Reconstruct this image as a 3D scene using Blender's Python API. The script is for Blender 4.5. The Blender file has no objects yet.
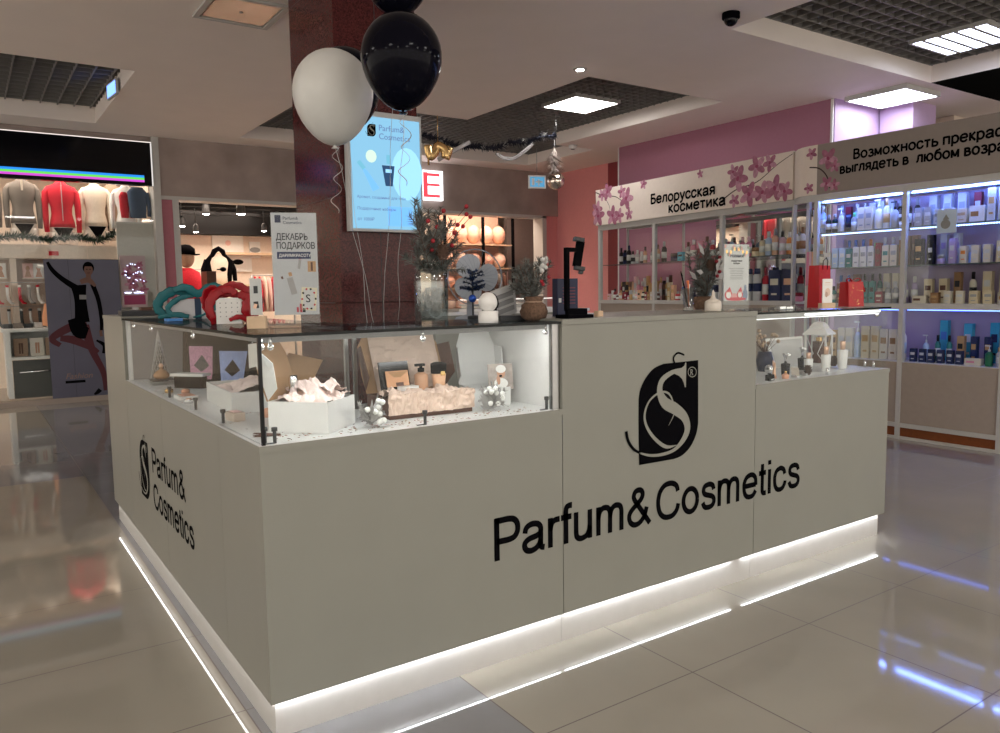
import bpy, math, random
from mathutils import Vector, Matrix
random.seed(7)
PI = math.pi
sc = bpy.context.scene
COL = sc.collection

# ------------------------------------------------------------------ camera
F_PX, YAW, PITCH, ROLL = 779.931, 0.600011, -0.0970464, -0.0150628
CAM = Vector((-0.60144, -1.97591, 1.189))
cy, sy, cp, sp = math.cos(YAW), math.sin(YAW), math.cos(PITCH), math.sin(PITCH)
FW = Vector((sy*cp, cy*cp, sp)); R0 = Vector((cy, -sy, 0)); U0 = R0.cross(FW)
c_, s_ = math.cos(ROLL), math.sin(ROLL)
RT = R0*c_ + U0*s_; UP = -R0*s_ + U0*c_
camd = bpy.data.cameras.new('camera'); cam = bpy.data.objects.new('camera', camd); COL.objects.link(cam)
camd.sensor_width = 36; camd.lens = F_PX*36/1000; camd.clip_start = 0.02
m = Matrix.Identity(4)
for i in range(3):
    m[i][0] = RT[i]; m[i][1] = UP[i]; m[i][2] = -FW[i]; m[i][3] = CAM[i]
cam.matrix_world = m
sc.camera = cam

def ray(u, v): return FW*F_PX + RT*(u-500) - UP*(v-366.5)
def aty(u, v, y): d = ray(u, v); return CAM + d*((y-CAM.y)/d.y)
def atx(u, v, x): d = ray(u, v); return CAM + d*((x-CAM.x)/d.x)
def atz(u, v, z): d = ray(u, v); return CAM + d*((z-CAM.z)/d.z)

# ------------------------------------------------------------------ materials
MATS = {}
def mat(name, rgb, rough=.5, metal=0, noise=.04, nscale=30, emit=None, estr=1, coat=0, bump=0, spec=.28, trans=0, alpha=1):
    if name in MATS: return MATS[name]
    M = bpy.data.materials.new(name); M.use_nodes = True
    nt = M.node_tree; b = nt.nodes['Principled BSDF']
    b.inputs['Roughness'].default_value = rough; b.inputs['Metallic'].default_value = metal
    b.inputs['Specular IOR Level'].default_value = spec
    b.inputs['Coat Weight'].default_value = coat
    b.inputs['Transmission Weight'].default_value = trans; b.inputs['Alpha'].default_value = alpha
    tc = nt.nodes.new('ShaderNodeTexCoord'); n = nt.nodes.new('ShaderNodeTexNoise'); n.inputs['Scale'].default_value = nscale
    n.inputs['Detail'].default_value = 4
    nt.links.new(tc.outputs['Object'], n.inputs['Vector'])
    r = nt.nodes.new('ShaderNodeValToRGB')
    r.color_ramp.elements[0].position = .3; r.color_ramp.elements[1].position = .7
    r.color_ramp.elements[0].color = [max(0, c*(1-noise)) for c in rgb]+[1]
    r.color_ramp.elements[1].color = [min(1, c*(1+noise)) for c in rgb]+[1]
    nt.links.new(n.outputs['Fac'], r.inputs['Fac']); nt.links.new(r.outputs['Color'], b.inputs['Base Color'])
    if bump:
        bp = nt.nodes.new('ShaderNodeBump'); bp.inputs['Strength'].default_value = bump; bp.inputs['Distance'].default_value = .01
        nt.links.new(n.outputs['Fac'], bp.inputs['Height']); nt.links.new(bp.outputs['Normal'], b.inputs['Normal'])
    if emit:
        b.inputs['Emission Color'].default_value = list(emit)+[1]; b.inputs['Emission Strength'].default_value = estr
    MATS[name] = M
    return M
def glassmat(name, tint=(.975,.99,.985), rough=.0, ior=1.45, haze=0):
    M = bpy.data.materials.new(name); M.use_nodes = True; nt = M.node_tree; nt.nodes.clear()
    o = nt.nodes.new('ShaderNodeOutputMaterial'); mx = nt.nodes.new('ShaderNodeMixShader')
    t = nt.nodes.new('ShaderNodeBsdfTransparent'); g = nt.nodes.new('ShaderNodeBsdfGlossy')
    ge = nt.nodes.new('ShaderNodeNewGeometry'); dt = nt.nodes.new('ShaderNodeVectorMath'); dt.operation = 'DOT_PRODUCT'
    nt.links.new(ge.outputs['Incoming'], dt.inputs[0]); nt.links.new(ge.outputs['Normal'], dt.inputs[1])
    def mth(op, a, bb=None):
        q = nt.nodes.new('ShaderNodeMath'); q.operation = op
        for k, v in enumerate((a, bb)):
            if v is None: continue
            if isinstance(v, (int, float)): q.inputs[k].default_value = v
            else: nt.links.new(v, q.inputs[k])
        return q.outputs[0]
    fz = mth('ADD', mth('MULTIPLY', mth('POWER', mth('SUBTRACT', 1, mth('ABSOLUTE', dt.outputs['Value'])), 5), .38), .022+haze)
    n = nt.nodes.new('ShaderNodeTexNoise'); n.inputs['Scale'].default_value = 3
    rr = nt.nodes.new('ShaderNodeMath'); rr.operation = 'MULTIPLY'; rr.inputs[1].default_value = .01+rough
    nt.links.new(n.outputs['Fac'], rr.inputs[0]); nt.links.new(rr.outputs[0], g.inputs['Roughness'])
    t.inputs['Color'].default_value = list(tint)+[1]
    nt.links.new(fz, mx.inputs[0]); nt.links.new(t.outputs[0], mx.inputs[1]); nt.links.new(g.outputs[0], mx.inputs[2])
    nt.links.new(mx.outputs[0], o.inputs['Surface'])
    MATS[name] = M
    return M
GLASS = glassmat('clear_glass'); GEDGE = glassmat('glass_edge', (.03,.12,.11), .1)
GSMOKE = glassmat('dark_glass', (.55,.58,.6), .0)
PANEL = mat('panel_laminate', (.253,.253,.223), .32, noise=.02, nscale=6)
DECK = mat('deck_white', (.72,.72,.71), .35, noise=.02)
WHITE = mat('white_paint', (.8,.79,.77), .4, noise=.02)
CREAM = mat('cream_paint', (.74,.63,.53), .6, noise=.03)
BLACK = mat('black_vinyl', (.003,.003,.004), .8, noise=.1, spec=.02)
BLACKG = mat('black_gloss', (.003,.003,.005), .12, noise=.1, spec=.25)
CHROME = mat('chrome', (.75,.75,.76), .15, 1, noise=.03)
STEEL = mat('brushed_steel', (.42,.42,.42), .35, .9, noise=.06)
DGREY = mat('dark_grey', (.04,.042,.045), .4)
MGREY = mat('mid_grey', (.25,.25,.255), .5)
LGREY = mat('light_grey', (.5,.5,.5), .5)
FRAME = mat('frame_white', (.52,.51,.49), .35, noise=.02)
RED = mat('red', (.55,.01,.02), .35)
REDF = mat('red_fabric', (.6,.02,.04), .8, noise=.15, nscale=80)
GOLD = mat('gold', (.75,.5,.22), .25, .9)
COPPER = mat('rose_gold', (.7,.45,.32), .3, .6)
PEACH = mat('peach', (.8,.42,.28), .5)
SKIN = mat('mannequin_white', (.8,.72,.66), .45)
SKIN2 = mat('skin_print', (.55,.3,.2), .6)
PINK = mat('pink', (.75,.3,.4), .45)
LPINK = mat('light_pink', (.82,.55,.52), .5)
TEAL = mat('teal_ribbon', (.01,.12,.14), .35, noise=.12)
NAVY = mat('navy', (.012,.016,.05), .35)
BLUE = mat('blue', (.08,.25,.6), .4)
CYAN = mat('cyan', (.1,.5,.7), .4)
GREEN = mat('dark_green', (.02,.14,.12), .3)
LIME = mat('lime', (.15,.75,.3), .4)
ORANGE = mat('orange', (.8,.25,.05), .4)
BROWN = mat('dark_brown', (.1,.045,.03), .5, noise=.1)
KRAFT = mat('kraft_card', (.42,.25,.13), .75, noise=.06, nscale=60)
TISSUE = mat('tan_tissue', (.68,.52,.43), .8, noise=.05, bump=.3)
TISSUEP = mat('pink_tissue', (.88,.72,.67), .8, noise=.04)
WOOD = mat('pale_wood', (.62,.45,.3), .5, noise=.12, nscale=14)
BURLAP = mat('burlap', (.15,.09,.06), .9, noise=.3, nscale=150, bump=.4)
PINE = mat('frosted_pine', (.16,.17,.16), .8, noise=.5, nscale=60)
PINE2 = mat('green_pine', (.03,.06,.04), .8, noise=.5, nscale=60)
FROST = mat('frost_grey', (.42,.41,.4), .8, noise=.2)
CONE = mat('pine_cone', (.1,.06,.045), .8, noise=.3, nscale=40)
IVORY = mat('ivory_carton', (.72,.66,.58), .5)
BEIGE = mat('beige_panel', (.37,.31,.265), .55, noise=.03)
SHOPW = mat('shop_cream_wall', (.78,.66,.56), .6, noise=.04)
SHOPD = mat('shop_dark', (.006,.006,.007), .7)
GPANEL = mat('grey_beige_panel', (.42,.40,.36), .5)
GREYF = mat('grey_fabric', (.2,.17,.15), .85, noise=.15, nscale=90)
CREAMF = mat('cream_fabric', (.75,.65,.55), .85, noise=.12, nscale=90)
TANF = mat('tan_fabric', (.36,.25,.18), .85, noise=.15, nscale=90)
JEANS = mat('denim', (.06,.09,.15), .8, noise=.3, nscale=90)
CUSH = mat('peach_cushion', (.8,.46,.34), .8, noise=.15, nscale=12)
BROWNRAIL = mat('orange_brown_panel', (.2,.06,.018), .45, noise=.1)
PWALL = mat('pink_wall_paint', (.38,.17,.24), .6, noise=.02)
SALMON = mat('salmon_wall_paint', (.8,.33,.33), .6, noise=.02)
DREDW = mat('dark_red_wall_paint', (.28,.05,.06), .6, noise=.02)
LILAC = mat('lilac_wall_paint', (.55,.4,.62), .6, noise=.02)
MAUVE = mat('mauve_panel', (.5,.33,.5), .4, noise=.03)
PCOL = mat('pink_column_paint', (.45,.16,.2), .5)
PETAL = mat('orchid_petal', (.36,.13,.2), .5, noise=.25, nscale=25)
PETALD = mat('orchid_heart', (.3,.05,.12), .5)
TWIG = mat('branch_dark', (.04,.02,.02), .6)
SIGNC = mat('sign_cream', (.78,.68,.6), .55, noise=.02)
SIGNG = mat('sign_taupe', (.29,.245,.22), .55, noise=.02)
CEILM = mat('ceiling_paint', (.95,.86,.8), .7, noise=.015, nscale=3)
GRILLE = mat('grille_metal', (.22,.21,.2), .5)
VOIDM = mat('ceiling_void_black', (.012,.012,.013), .9)
def emi(name, rgb, s): return mat(name, (.03,.03,.03), .5, emit=rgb, estr=s, spec=.1)
E_PANEL = emi('lamp_panel_warm', (1,.98,.95), 13)
E_PANELC = emi('lamp_panel_cool', (.85,.9,1), 9)
E_LED = emi('led_white', (.93,.96,1), 26)
E_LEDW = emi('led_bar_soft', (1,1,1), 5)
E_BLUE = emi('led_blue', (.16,.28,1), 36)
E_BLUES = emi('led_dots_blue', (.4,.6,1), 2.5)
E_SPOT = emi('spot_lamp', (1,.93,.85), 60)
E_SHOP = emi('shop_lamp', (1,.8,.62), 12)
E_EXIT = emi('exit_blue', (.15,.3,1), 2)

def concrete():
    M = mat('bulkhead_plaster', (.36,.29,.265), .7, noise=.16, nscale=3, bump=.1); return M
BULK = concrete()
def granite():
    M = bpy.data.materials.new('red_granite'); M.use_nodes = True; nt = M.node_tree; b = nt.nodes['Principled BSDF']
    tc = nt.nodes.new('ShaderNodeTexCoord'); n = nt.nodes.new('ShaderNodeTexVoronoi'); n.inputs['Scale'].default_value = 160
    r = nt.nodes.new('ShaderNodeValToRGB'); r.color_ramp.elements[0].color = (.03,.006,.007,1); r.color_ramp.elements[1].color = (.12,.026,.026,1)
    sep = nt.nodes.new('ShaderNodeSeparateColor')
    nt.links.new(tc.outputs['Object'], n.inputs['Vector']); nt.links.new(n.outputs['Color'], sep.inputs[0])
    nt.links.new(sep.outputs[0], r.inputs['Fac']); nt.links.new(r.outputs['Color'], b.inputs['Base Color'])
    b.inputs['Roughness'].default_value = .13; b.inputs['Specular IOR Level'].default_value = .22
    return M
GRANITE = granite()

def floor_mat():
    M = bpy.data.materials.new('polished_floor_tiles'); M.use_nodes = True; nt = M.node_tree; b = nt.nodes['Principled BSDF']; L = nt.links
    N = nt.nodes.new
    tc = N('ShaderNodeTexCoord'); sx = N('ShaderNodeSeparateXYZ'); L.new(tc.outputs['Object'], sx.inputs[0])
    def mth(op, a, bb=None, c=None):
        n = N('ShaderNodeMath'); n.operation = op
        for k, v in enumerate((a, bb, c)):
            if v is None: continue
            if isinstance(v, (int, float)): n.inputs[k].default_value = v
            else: L.new(v, n.inputs[k])
        return n.outputs[0]
    def cell(o, off):
        t = mth('DIVIDE', mth('SUBTRACT', o, off), .6)
        fr = mth('FRACT', t); d = mth('ABSOLUTE', mth('SUBTRACT', fr, .5))   # .5 at the joint
        return mth('FLOOR', t), mth('GREATER_THAN', d, .5-.0032)
    ix, gx = cell(sx.outputs[0], -.01); iy, gy = cell(sx.outputs[1], .208)
    grout = mth('MAXIMUM', gx, gy)
    # grey tiles: one column (index 0) and a band of rows far back (index >= 6)
    colg = mth('COMPARE', ix, 0, .1)
    rowg = mth('MULTIPLY', mth('GREATER_THAN', iy, 5.5), mth('LESS_THAN', iy, 9.5))
    grey = mth('MAXIMUM', colg, rowg)
    wn = N('ShaderNodeTexWhiteNoise'); wn.noise_dimensions = '2D'
    cb = N('ShaderNodeCombineXYZ'); L.new(ix, cb.inputs[0]); L.new(iy, cb.inputs[1]); L.new(cb.outputs[0], wn.inputs['Vector'])
    n = N('ShaderNodeTexNoise'); n.inputs['Scale'].default_value = 2.2; n.inputs['Detail'].default_value = 8; L.new(tc.outputs['Object'], n.inputs['Vector'])
    def mix(f, A, B):
        x = N('ShaderNodeMix'); x.data_type = 'RGBA'
        if isinstance(f, (int, float)): x.inputs[0].default_value = f
        else: L.new(f, x.inputs[0])
        for k, v in ((6, A), (7, B)):
            if isinstance(v, tuple): x.inputs[k].default_value = v+(1,)
            else: L.new(v, x.inputs[k])
        return x.outputs[2]
    beige = mix(n.outputs['Fac'], (.265,.243,.205), (.35,.32,.27)); gr = mix(n.outputs['Fac'], (.16,.16,.165), (.27,.27,.28))
    base = mix(grey, beige, gr)
    base = mix(mth('MULTIPLY', wn.outputs['Value'], .12), base, (.3,.26,.22))
    L.new(mix(grout, base, (.07,.045,.04)), b.inputs['Base Color'])
    L.new(mth('MULTIPLY_ADD', grout, .4, .05), b.inputs['Roughness'])
    b.inputs['Specular IOR Level'].default_value = .6
    return M
FLOORM = floor_mat()

V = Vector
# ------------------------------------------------------------------ mesh builder
class B:
    def __init__(s): s.v = []; s.f = []; s.m = []; s.s = []
    def add(s, vs, fs, mi=0, sm=False):
        o = len(s.v); s.v += [tuple(v) for v in vs]
        for f in fs: s.f.append([i+o for i in f]); s.m.append(mi); s.s.append(sm)
        return s
    def box(s, x0, x1, y0, y1, z0, z1, mi=0):
        vs = [(x, y, z) for z in (z0, z1) for y in (y0, y1) for x in (x0, x1)]
        return s.add(vs, [(0,2,3,1),(4,5,7,6),(0,1,5,4),(2,6,7,3),(0,4,6,2),(1,3,7,5)], mi)
    def cbox(s, c, size, rot=None, mi=0):
        hx, hy, hz = [a/2 for a in size]; R = rot or Matrix.Identity(3); c = Vector(c)
        vs = [c+R@Vector((x, y, z)) for z in (-hz, hz) for y in (-hy, hy) for x in (-hx, hx)]
        return s.add(vs, [(0,2,3,1),(4,5,7,6),(0,1,5,4),(2,6,7,3),(0,4,6,2),(1,3,7,5)], mi)
    def bbox(s, x0, x1, y0, y1, z0, z1, r=.004, mi=0):    # box with chamfered vertical edges
        pts = [(x0+r,y0),(x1-r,y0),(x1,y0+r),(x1,y1-r),(x1-r,y1),(x0+r,y1),(x0,y1-r),(x0,y0+r)]
        return s.prism([(x,y,z0) for x,y in pts], (0,0,z1-z0), mi)
    def prism(s, pts, off, mi=0, sm=False):
        pts = [Vector(p) for p in pts]; off = Vector(off); n = len(pts)
        vs = pts+[p+off for p in pts]
        fs = [tuple(range(n))[::-1], tuple(range(n, 2*n))]+[(i, (i+1) % n, n+(i+1) % n, n+i) for i in range(n)]
        return s.add(vs, fs, mi, sm)
    def lathe(s, prof, n=16, c=(0,0,0), mi=0, sm=True, sx=1, sy=1, R=None):
        c = Vector(c); vs = []
        for r, z in prof:
            for k in range(n):
                a = 2*PI*k/n; p = Vector((r*math.cos(a)*sx, r*math.sin(a)*sy, z)); vs.append(c+(R@p if R else p))
        fs = []
        for j in range(len(prof)-1):
            for k in range(n):
                k2 = (k+1) % n; fs.append((j*n+k, j*n+k2, (j+1)*n+k2, (j+1)*n+k))
        fs.append(tuple(range(n))[::-1]); fs.append(tuple(range((len(prof)-1)*n, len(prof)*n)))
        return s.add(vs, fs, mi, sm)
    def sphere(s, c, r, mi=0, n=10, sc3=(1,1,1), R=None):
        prof = [(max(1e-4, r*math.sin(PI*j/n)), -r*math.cos(PI*j/n)) for j in range(n+1)]
        M3 = Matrix.Diagonal(sc3); 
        if R: M3 = R@M3
        return s.lathe(prof, max(8, n), c, mi, True, R=M3)
    def tube(s, path, r, n=8, mi=0, flat=1, fa=1):
        path = [Vector(p) for p in path]; m_ = len(path); rs = r if isinstance(r, (list, tuple)) else [r]*m_
        vs = []; prev = None
        for i, p in enumerate(path):
            t = (path[min(i+1, m_-1)]-path[max(i-1, 0)]).normalized()
            if prev is None:
                prev = t.cross(Vector((0,0,1)))
                if prev.length < .1: prev = t.cross(Vector((1,0,0)))
            a = (prev-t*prev.dot(t)).normalized(); prev = a; bb = t.cross(a)
            for k in range(n):
                g = 2*PI*k/n; vs.append(p+a*math.cos(g)*rs[i]*fa+bb*math.sin(g)*rs[i]*flat)
        fs = [(j*n+k, j*n+(k+1) % n, (j+1)*n+(k+1) % n, (j+1)*n+k) for j in range(m_-1) for k in range(n)]
        fs += [tuple(range(n))[::-1], tuple(range((m_-1)*n, m_*n))]
        return s.add(vs, fs, mi, True)
    def grid(s, fn, nu, nv, mi=0, sm=True):
        vs = [fn(i/nu, j/nv) for j in range(nv+1) for i in range(nu+1)]
        fs = [(j*(nu+1)+i, j*(nu+1)+i+1, (j+1)*(nu+1)+i+1, (j+1)*(nu+1)+i) for j in range(nv) for i in range(nu)]
        return s.add(vs, fs, mi, sm)
    def ribbon(s, pts, ws, O, X, Y, mi=0, th=.0015):      # flat tapered stroke in the plane O + X*x + Y*y
        pts = [Vector(p) for p in pts]; n = len(pts); Nn = X.cross(Y)
        A = []; C = []
        for i, p in enumerate(pts):
            t = (pts[min(i+1, n-1)]-pts[max(i-1, 0)]); t.normalize(); q = Vector((-t.y, t.x)); w = ws[i]/2
            A.append(O+X*(p.x+q.x*w)+Y*(p.y+q.y*w)+Nn*th); C.append(O+X*(p.x-q.x*w)+Y*(p.y-q.y*w)+Nn*th)
        return s.add(A+C, [(i, i+n, i+n+1, i+1) for i in range(n-1)], mi)
    def make(s, name, mats, parent=None, loc=None, rz=0):
        me = bpy.data.meshes.new(name); me.from_pydata(s.v, [], s.f)
        for mm in (mats if isinstance(mats, (list, tuple)) else [mats]): me.materials.append(mm)
        me.polygons.foreach_set('material_index', s.m); me.polygons.foreach_set('use_smooth', s.s); me.update()
        o = bpy.data.objects.new(name, me); COL.objects.link(o)
        if parent: o.parent = parent
        if loc: o.location = loc
        if rz: o.rotation_euler.z = rz
        return o
def cr(pts, k=6):                                          # catmull-rom through rows of numbers
    out = []; n = len(pts)
    for i in range(n-1):
        p0, p1, p2, p3 = pts[max(i-1,0)], pts[i], pts[i+1], pts[min(i+2,n-1)]
        for j in range(k):
            t = j/k
            out.append(tuple(.5*(2*b+(c-a)*t+(2*a-5*b+4*c-d)*t*t+(3*b-a-3*c+d)*t**3) for a,b,c,d in zip(p0,p1,p2,p3)))
    out.append(tuple(pts[-1])); return out
def tag(o, label=None, cat=None, group=None, kind=None):
    if label: o['label'] = label
    if cat: o['category'] = cat
    if group: o['group'] = group
    if kind: o['kind'] = kind
    return o
def thing(name, label, cat, loc=(0,0,0), rz=0, group=None, parts=True):
    o = bpy.data.objects.new(name, None); COL.objects.link(o); o.location = loc; o.rotation_euler.z = rz
    o.empty_display_size = .05
    return tag(o, label, cat, group)
def struct(name, b, mats): return tag(b.make(name, mats), kind='structure')
def copy_tree(o, parent=None):
    c = o.copy(); COL.objects.link(c)
    if parent: c.parent = parent
    for ch in list(o.children): copy_tree(ch, c)
    return c
def text(name, body, size, M4, material, parent, xs=1, depth=.0006, bold=0, align='LEFT', shear=0, width=None, space=1, fat=0):
    cu = bpy.data.curves.new(name, 'FONT'); cu.body = body; cu.size = size; cu.extrude = depth; cu.offset = bold; cu.align_x = align
    cu.shear = shear; cu.resolution_u = 3; cu.space_character = space
    t = bpy.data.objects.new(name, cu); COL.objects.link(t); bpy.context.view_layer.update()
    me = bpy.data.meshes.new_from_object(t.evaluated_get(bpy.context.evaluated_depsgraph_get()))
    bpy.data.objects.remove(t); bpy.data.curves.remove(cu)
    if width:
        vx = [v.co.x for v in me.vertices]
        if vx:
            k = width/(max(vx)-min(vx)); x0 = min(vx)
            for v in me.vertices: v.co.x = (v.co.x-x0)*k
    elif xs != 1:
        for v in me.vertices: v.co.x *= xs
    if fat:
        vs = [v.co.copy() for v in me.vertices]; fs = [list(p.vertices) for p in me.polygons]; nv = len(vs); av = []; af = []
        for k, (dx, dy) in enumerate(((0,0),(fat,0),(0,fat),(fat,fat),(-fat*.5,fat*.5))):
            av += [v+V((dx,dy,.00005*k)) for v in vs]; af += [[i+nv*k for i in f] for f in fs]
        me = bpy.data.meshes.new(name); me.from_pydata(av, [], af)
    me.transform(M4); me.materials.clear(); me.materials.append(material); me.name = name
    o = bpy.data.objects.new(name, me); COL.objects.link(o)
    if parent: o.parent = parent
    return o
def frameM(O, X, Y):
    X = Vector(X).normalized(); Y = Vector(Y).normalized(); Z = X.cross(Y)
    M = Matrix.Identity(4)
    for i in range(3): M[i][0] = X[i]; M[i][1] = Y[i]; M[i][2] = Z[i]; M[i][3] = O[i]
    return M
V = Vector
ORD = ['first','second','third','fourth','fifth','sixth','seventh','eighth','ninth','tenth','eleventh','twelfth','thirteenth','fourteenth','fifteenth','sixteenth','seventeenth','eighteenth','nineteenth','twentieth','twenty-first','twenty-second','twenty-third','twenty-fourth']
# ================================================================== ROOM SHELL
CZ = 3.05; GZ = 3.2
struct('floor', B().box(-9, 13, -9, 16, -.05, 0), FLOORM)
HOLES = [(-3.6,.705,5.24,7.58), (2.24,4.07,5.41,7.6), (4.07,5.85,3.4,7.6), (5.85,6.5,6.1,7.6), (4.12,6.95,-2.2,1.9)]
def inhole(x, y): return any(a < x < b and c < y < d for a, b, c, d in HOLES)
xs = sorted({-9, 13} | {h[0] for h in HOLES} | {h[1] for h in HOLES}); ys = sorted({-9, 8.09} | {h[2] for h in HOLES} | {h[3] for h in HOLES})
b = B()
for i in range(len(xs)-1):
    for j in range(len(ys)-1):
        x0, x1, y0, y1 = xs[i], xs[i+1], ys[j], ys[j+1]
        if x0 >= 6.95 and y1 <= 1.95: continue                     # the hall beyond the pink shop is higher
        if inhole((x0+x1)/2, (y0+y1)/2):
            b.add([(x0,y0,3.5),(x1,y0,3.5),(x1,y1,3.5),(x0,y1,3.5)], [(0,3,2,1)], 1)
            for (xa,ya,xb,yb) in ((x0,y0,x1,y0),(x1,y0,x1,y1),(x1,y1,x0,y1),(x0,y1,x0,y0)):
                mx, my = (xa+xb)/2, (ya+yb)/2; dx, dy = yb-ya, xa-xb; l = math.hypot(dx, dy); 
                if inhole(mx+dx/l*.02, my+dy/l*.02): continue
                b.add([(xa,ya,CZ),(xb,yb,CZ),(xb,yb,GZ+.03),(xa,ya,GZ+.03)], [(0,1,2,3)], 0)
                b.add([(xa,ya,GZ+.03),(xb,yb,GZ+.03),(xb,yb,3.5),(xa,ya,3.5)], [(0,1,2,3)], 1)
        else:
            b.add([(x0,y0,CZ),(x1,y0,CZ),(x1,y1,CZ),(x0,y1,CZ)], [(0,3,2,1)], 0)
b.box(-9, 13, -9, 16, 3.52, 3.56, 1)
struct('ceiling', b, [CEILM, VOIDM])
def grille(name, rects, st, skip=()):
    b = B(); t = .006
    for (x0,x1,y0,y1) in rects:
        x = x0+st/2
        while x < x1: b.box(x-t, x+t, y0, y1, GZ, GZ+.05); x += st
        y = y0+st/2
        while y < y1: b.box(x0, x1, y-t, y+t, GZ+.001, GZ+.049); y += st
    return struct(name, b, GRILLE)
grille('trim_1', [(-3.6,.705,5.24,7.58)], .155)
grille('trim_2', HOLES[1:4], .1)
grille('trim_3', HOLES[4:5], .13)
# facade wall at the back: bulkheads over the shop openings, posts and pilasters
Y = 8.09
struct('wall_back', B().box(-9, 1.34, Y+.002, Y+.25, 2.98, 3.6).box(1.42, 7.45, Y-.03, Y+.25, 2.37, 3.06).box(1.42, 7.45, Y, Y+.25, 3.05, 3.6).box(3.25, 4.75, Y, Y+.2, 0, 2.37), BULK)
struct('trim_4', B().box(1.34, 1.42, Y-.05, Y+.2, 0, 3.05).box(1.55, 1.62, Y-.02, Y+.2, 0, 2.37).box(1.42, 7.2, Y-.045, Y+.2, 2.33, 2.372).box(7.12, 7.2, Y-.045, Y+.2, 0, 2.37), FRAME)
struct('trim_5', B().box(1.42, 1.55, Y-.005, Y+.2, 0, 2.33), PCOL)
struct('wall_right', B().box(7.45, 7.7, 6.87, 8.4, 0, CZ), SALMON)
struct('wall_recess', B().box(7.2, 7.45, Y, Y+.2, 0, 2.37).box(7.5, 9, 6.7, 6.86, 0, CZ), [SALMON])
struct('wall_stub', B().box(7.452, 7.64, 6.6, 6.868, 0, CZ), DREDW)
struct('wall_pink', B().box(6.7, 6.72, 2.74, 5.83, 0, CZ), PWALL)
struct('trim_6', B().box(6.69, 6.705, 2.725, 2.75, 0, CZ).box(6.69, 6.705, 5.825, 5.84, 0, CZ), WHITE)
struct('wall_lilac', B().box(6.72, 7.7, 2.72, 2.9, 0, CZ).box(7.5, 7.7, 2.35, 2.7, 0, CZ).box(7.7, 7.95, 2.35, 2.5, 0, CZ), LILAC)
struct('wall_far_hall', B().box(12.8, 13, -6, 9, 0, 3.6), CREAM)
# facade behind the lilac shop, right of the ceiling edge
b = B().box(8.7, 9.15, 2.6, 3.05, 0, 2.86)
for k in range(3): b.box(8.66-.05*k, 9.19+.05*k, 2.56-.05*k, 3.09+.05*k, 2.86+.06*k, 2.92+.06*k)
tag(b.make('wall_column', CREAM), kind='structure')
# the granite-clad column the counter is built around
b = B().box(1.175, 1.684, 2.2, 2.87, 0, CZ)
for z in (.6, 1.13, 1.73, 2.33, 2.93): b.box(1.1745, 1.6845, 2.1995, 2.8705, z, z+.004, 1)
b.box(1.1745, 1.6845, 2.1995, 2.3, 0, CZ, 0)
b.box(1.425, 1.429, 2.1985, 2.2, 0, CZ, 1)
struct('wall_granite_column', b, [GRANITE, DGREY])

# ================================================================== COUNTER
ZB, ZL, ZT = .1026, .7986, 1.0928
X1, X2, XE, YE, YP = .9951, 1.987, 2.966, 2.589, 2.0
PD = .0145
def stand_off(b, p, d=(0,-1,0), L=.03):
    p = V(p); b.tube([p, p+V(d)*L], .006, 8); b.tube([p+V(d)*L*.9, p+V(d)*(L+.004)], .009, 10)
# --- corner showcase
t = thing('corner_showcase', 'L-shaped white counter with glass display top and glowing plinth at the near corner', 'display counter')
g = .0015
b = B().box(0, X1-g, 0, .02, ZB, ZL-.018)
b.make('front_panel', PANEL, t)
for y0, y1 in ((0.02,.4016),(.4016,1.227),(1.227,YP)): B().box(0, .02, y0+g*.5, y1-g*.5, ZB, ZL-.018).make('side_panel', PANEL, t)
B().box(.02, X1, .02, .45, ZB, ZL-.018).box(.02, .45, .45, YP, ZB, ZL-.018).make('carcass', MGREY, t)
B().box(0, X1-.001, 0, .45, ZL-.018, ZL).box(0, .45, .45, YP, ZL-.018, ZL).make('deck', [DECK], t)
B().box(-.003, X1-.001, -.003, -.0002, ZL-.0178, ZL+.0005).box(-.003, -.0002, -.0002, YP, ZL-.0178, ZL+.0005).make('deck_edging', PANEL, t)
pl = B().box(PD, X1, PD, .44, 0, ZB-.001).box(PD, .44, .44, YE-.02, 0, ZB-.001).make('plinth', mat('plinth_laminate', (.5,.49,.47), .4, noise=.02), t)
B().box(.003, X1-.01, .004, .010, ZB-.0006, ZB-.0002).make('led_strip', E_LED, t)
B().box(.004, .010, PD, YE-.03, ZB-.0006, ZB-.0002).make('led_strip', emi('led_side', (1,.97,.93), 9), t)
ZG = 1.078
b = B().box(.012, X1-.03, .012, .018, ZL, ZG); b.make('front_glass', GLASS, t)
for y0, y1 in ((.02,.797),(.8,YP-.01)): B().box(.012, .018, y0, y1, ZL, ZG).make('side_glass', GLASS, t)
B().box(.0105,.0195,.0105,.0195,ZL,ZG).make('corner_edge', BLACKG, t)
# glass top: L shaped slab
B().box(0, X1-.002, 0, .45, ZG+.001, ZG+.009).box(0, .45, .45, YP-.002, ZG+.001, ZG+.009).make('glass_top', GSMOKE, t)
B().box(-.0015, X1-.002, -.0015, 0, ZG+.001, ZG+.009).box(-.0015, 0, 0, YP-.002, ZG+.001, ZG+.009).make('glass_top_edge', GEDGE, t)
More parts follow.
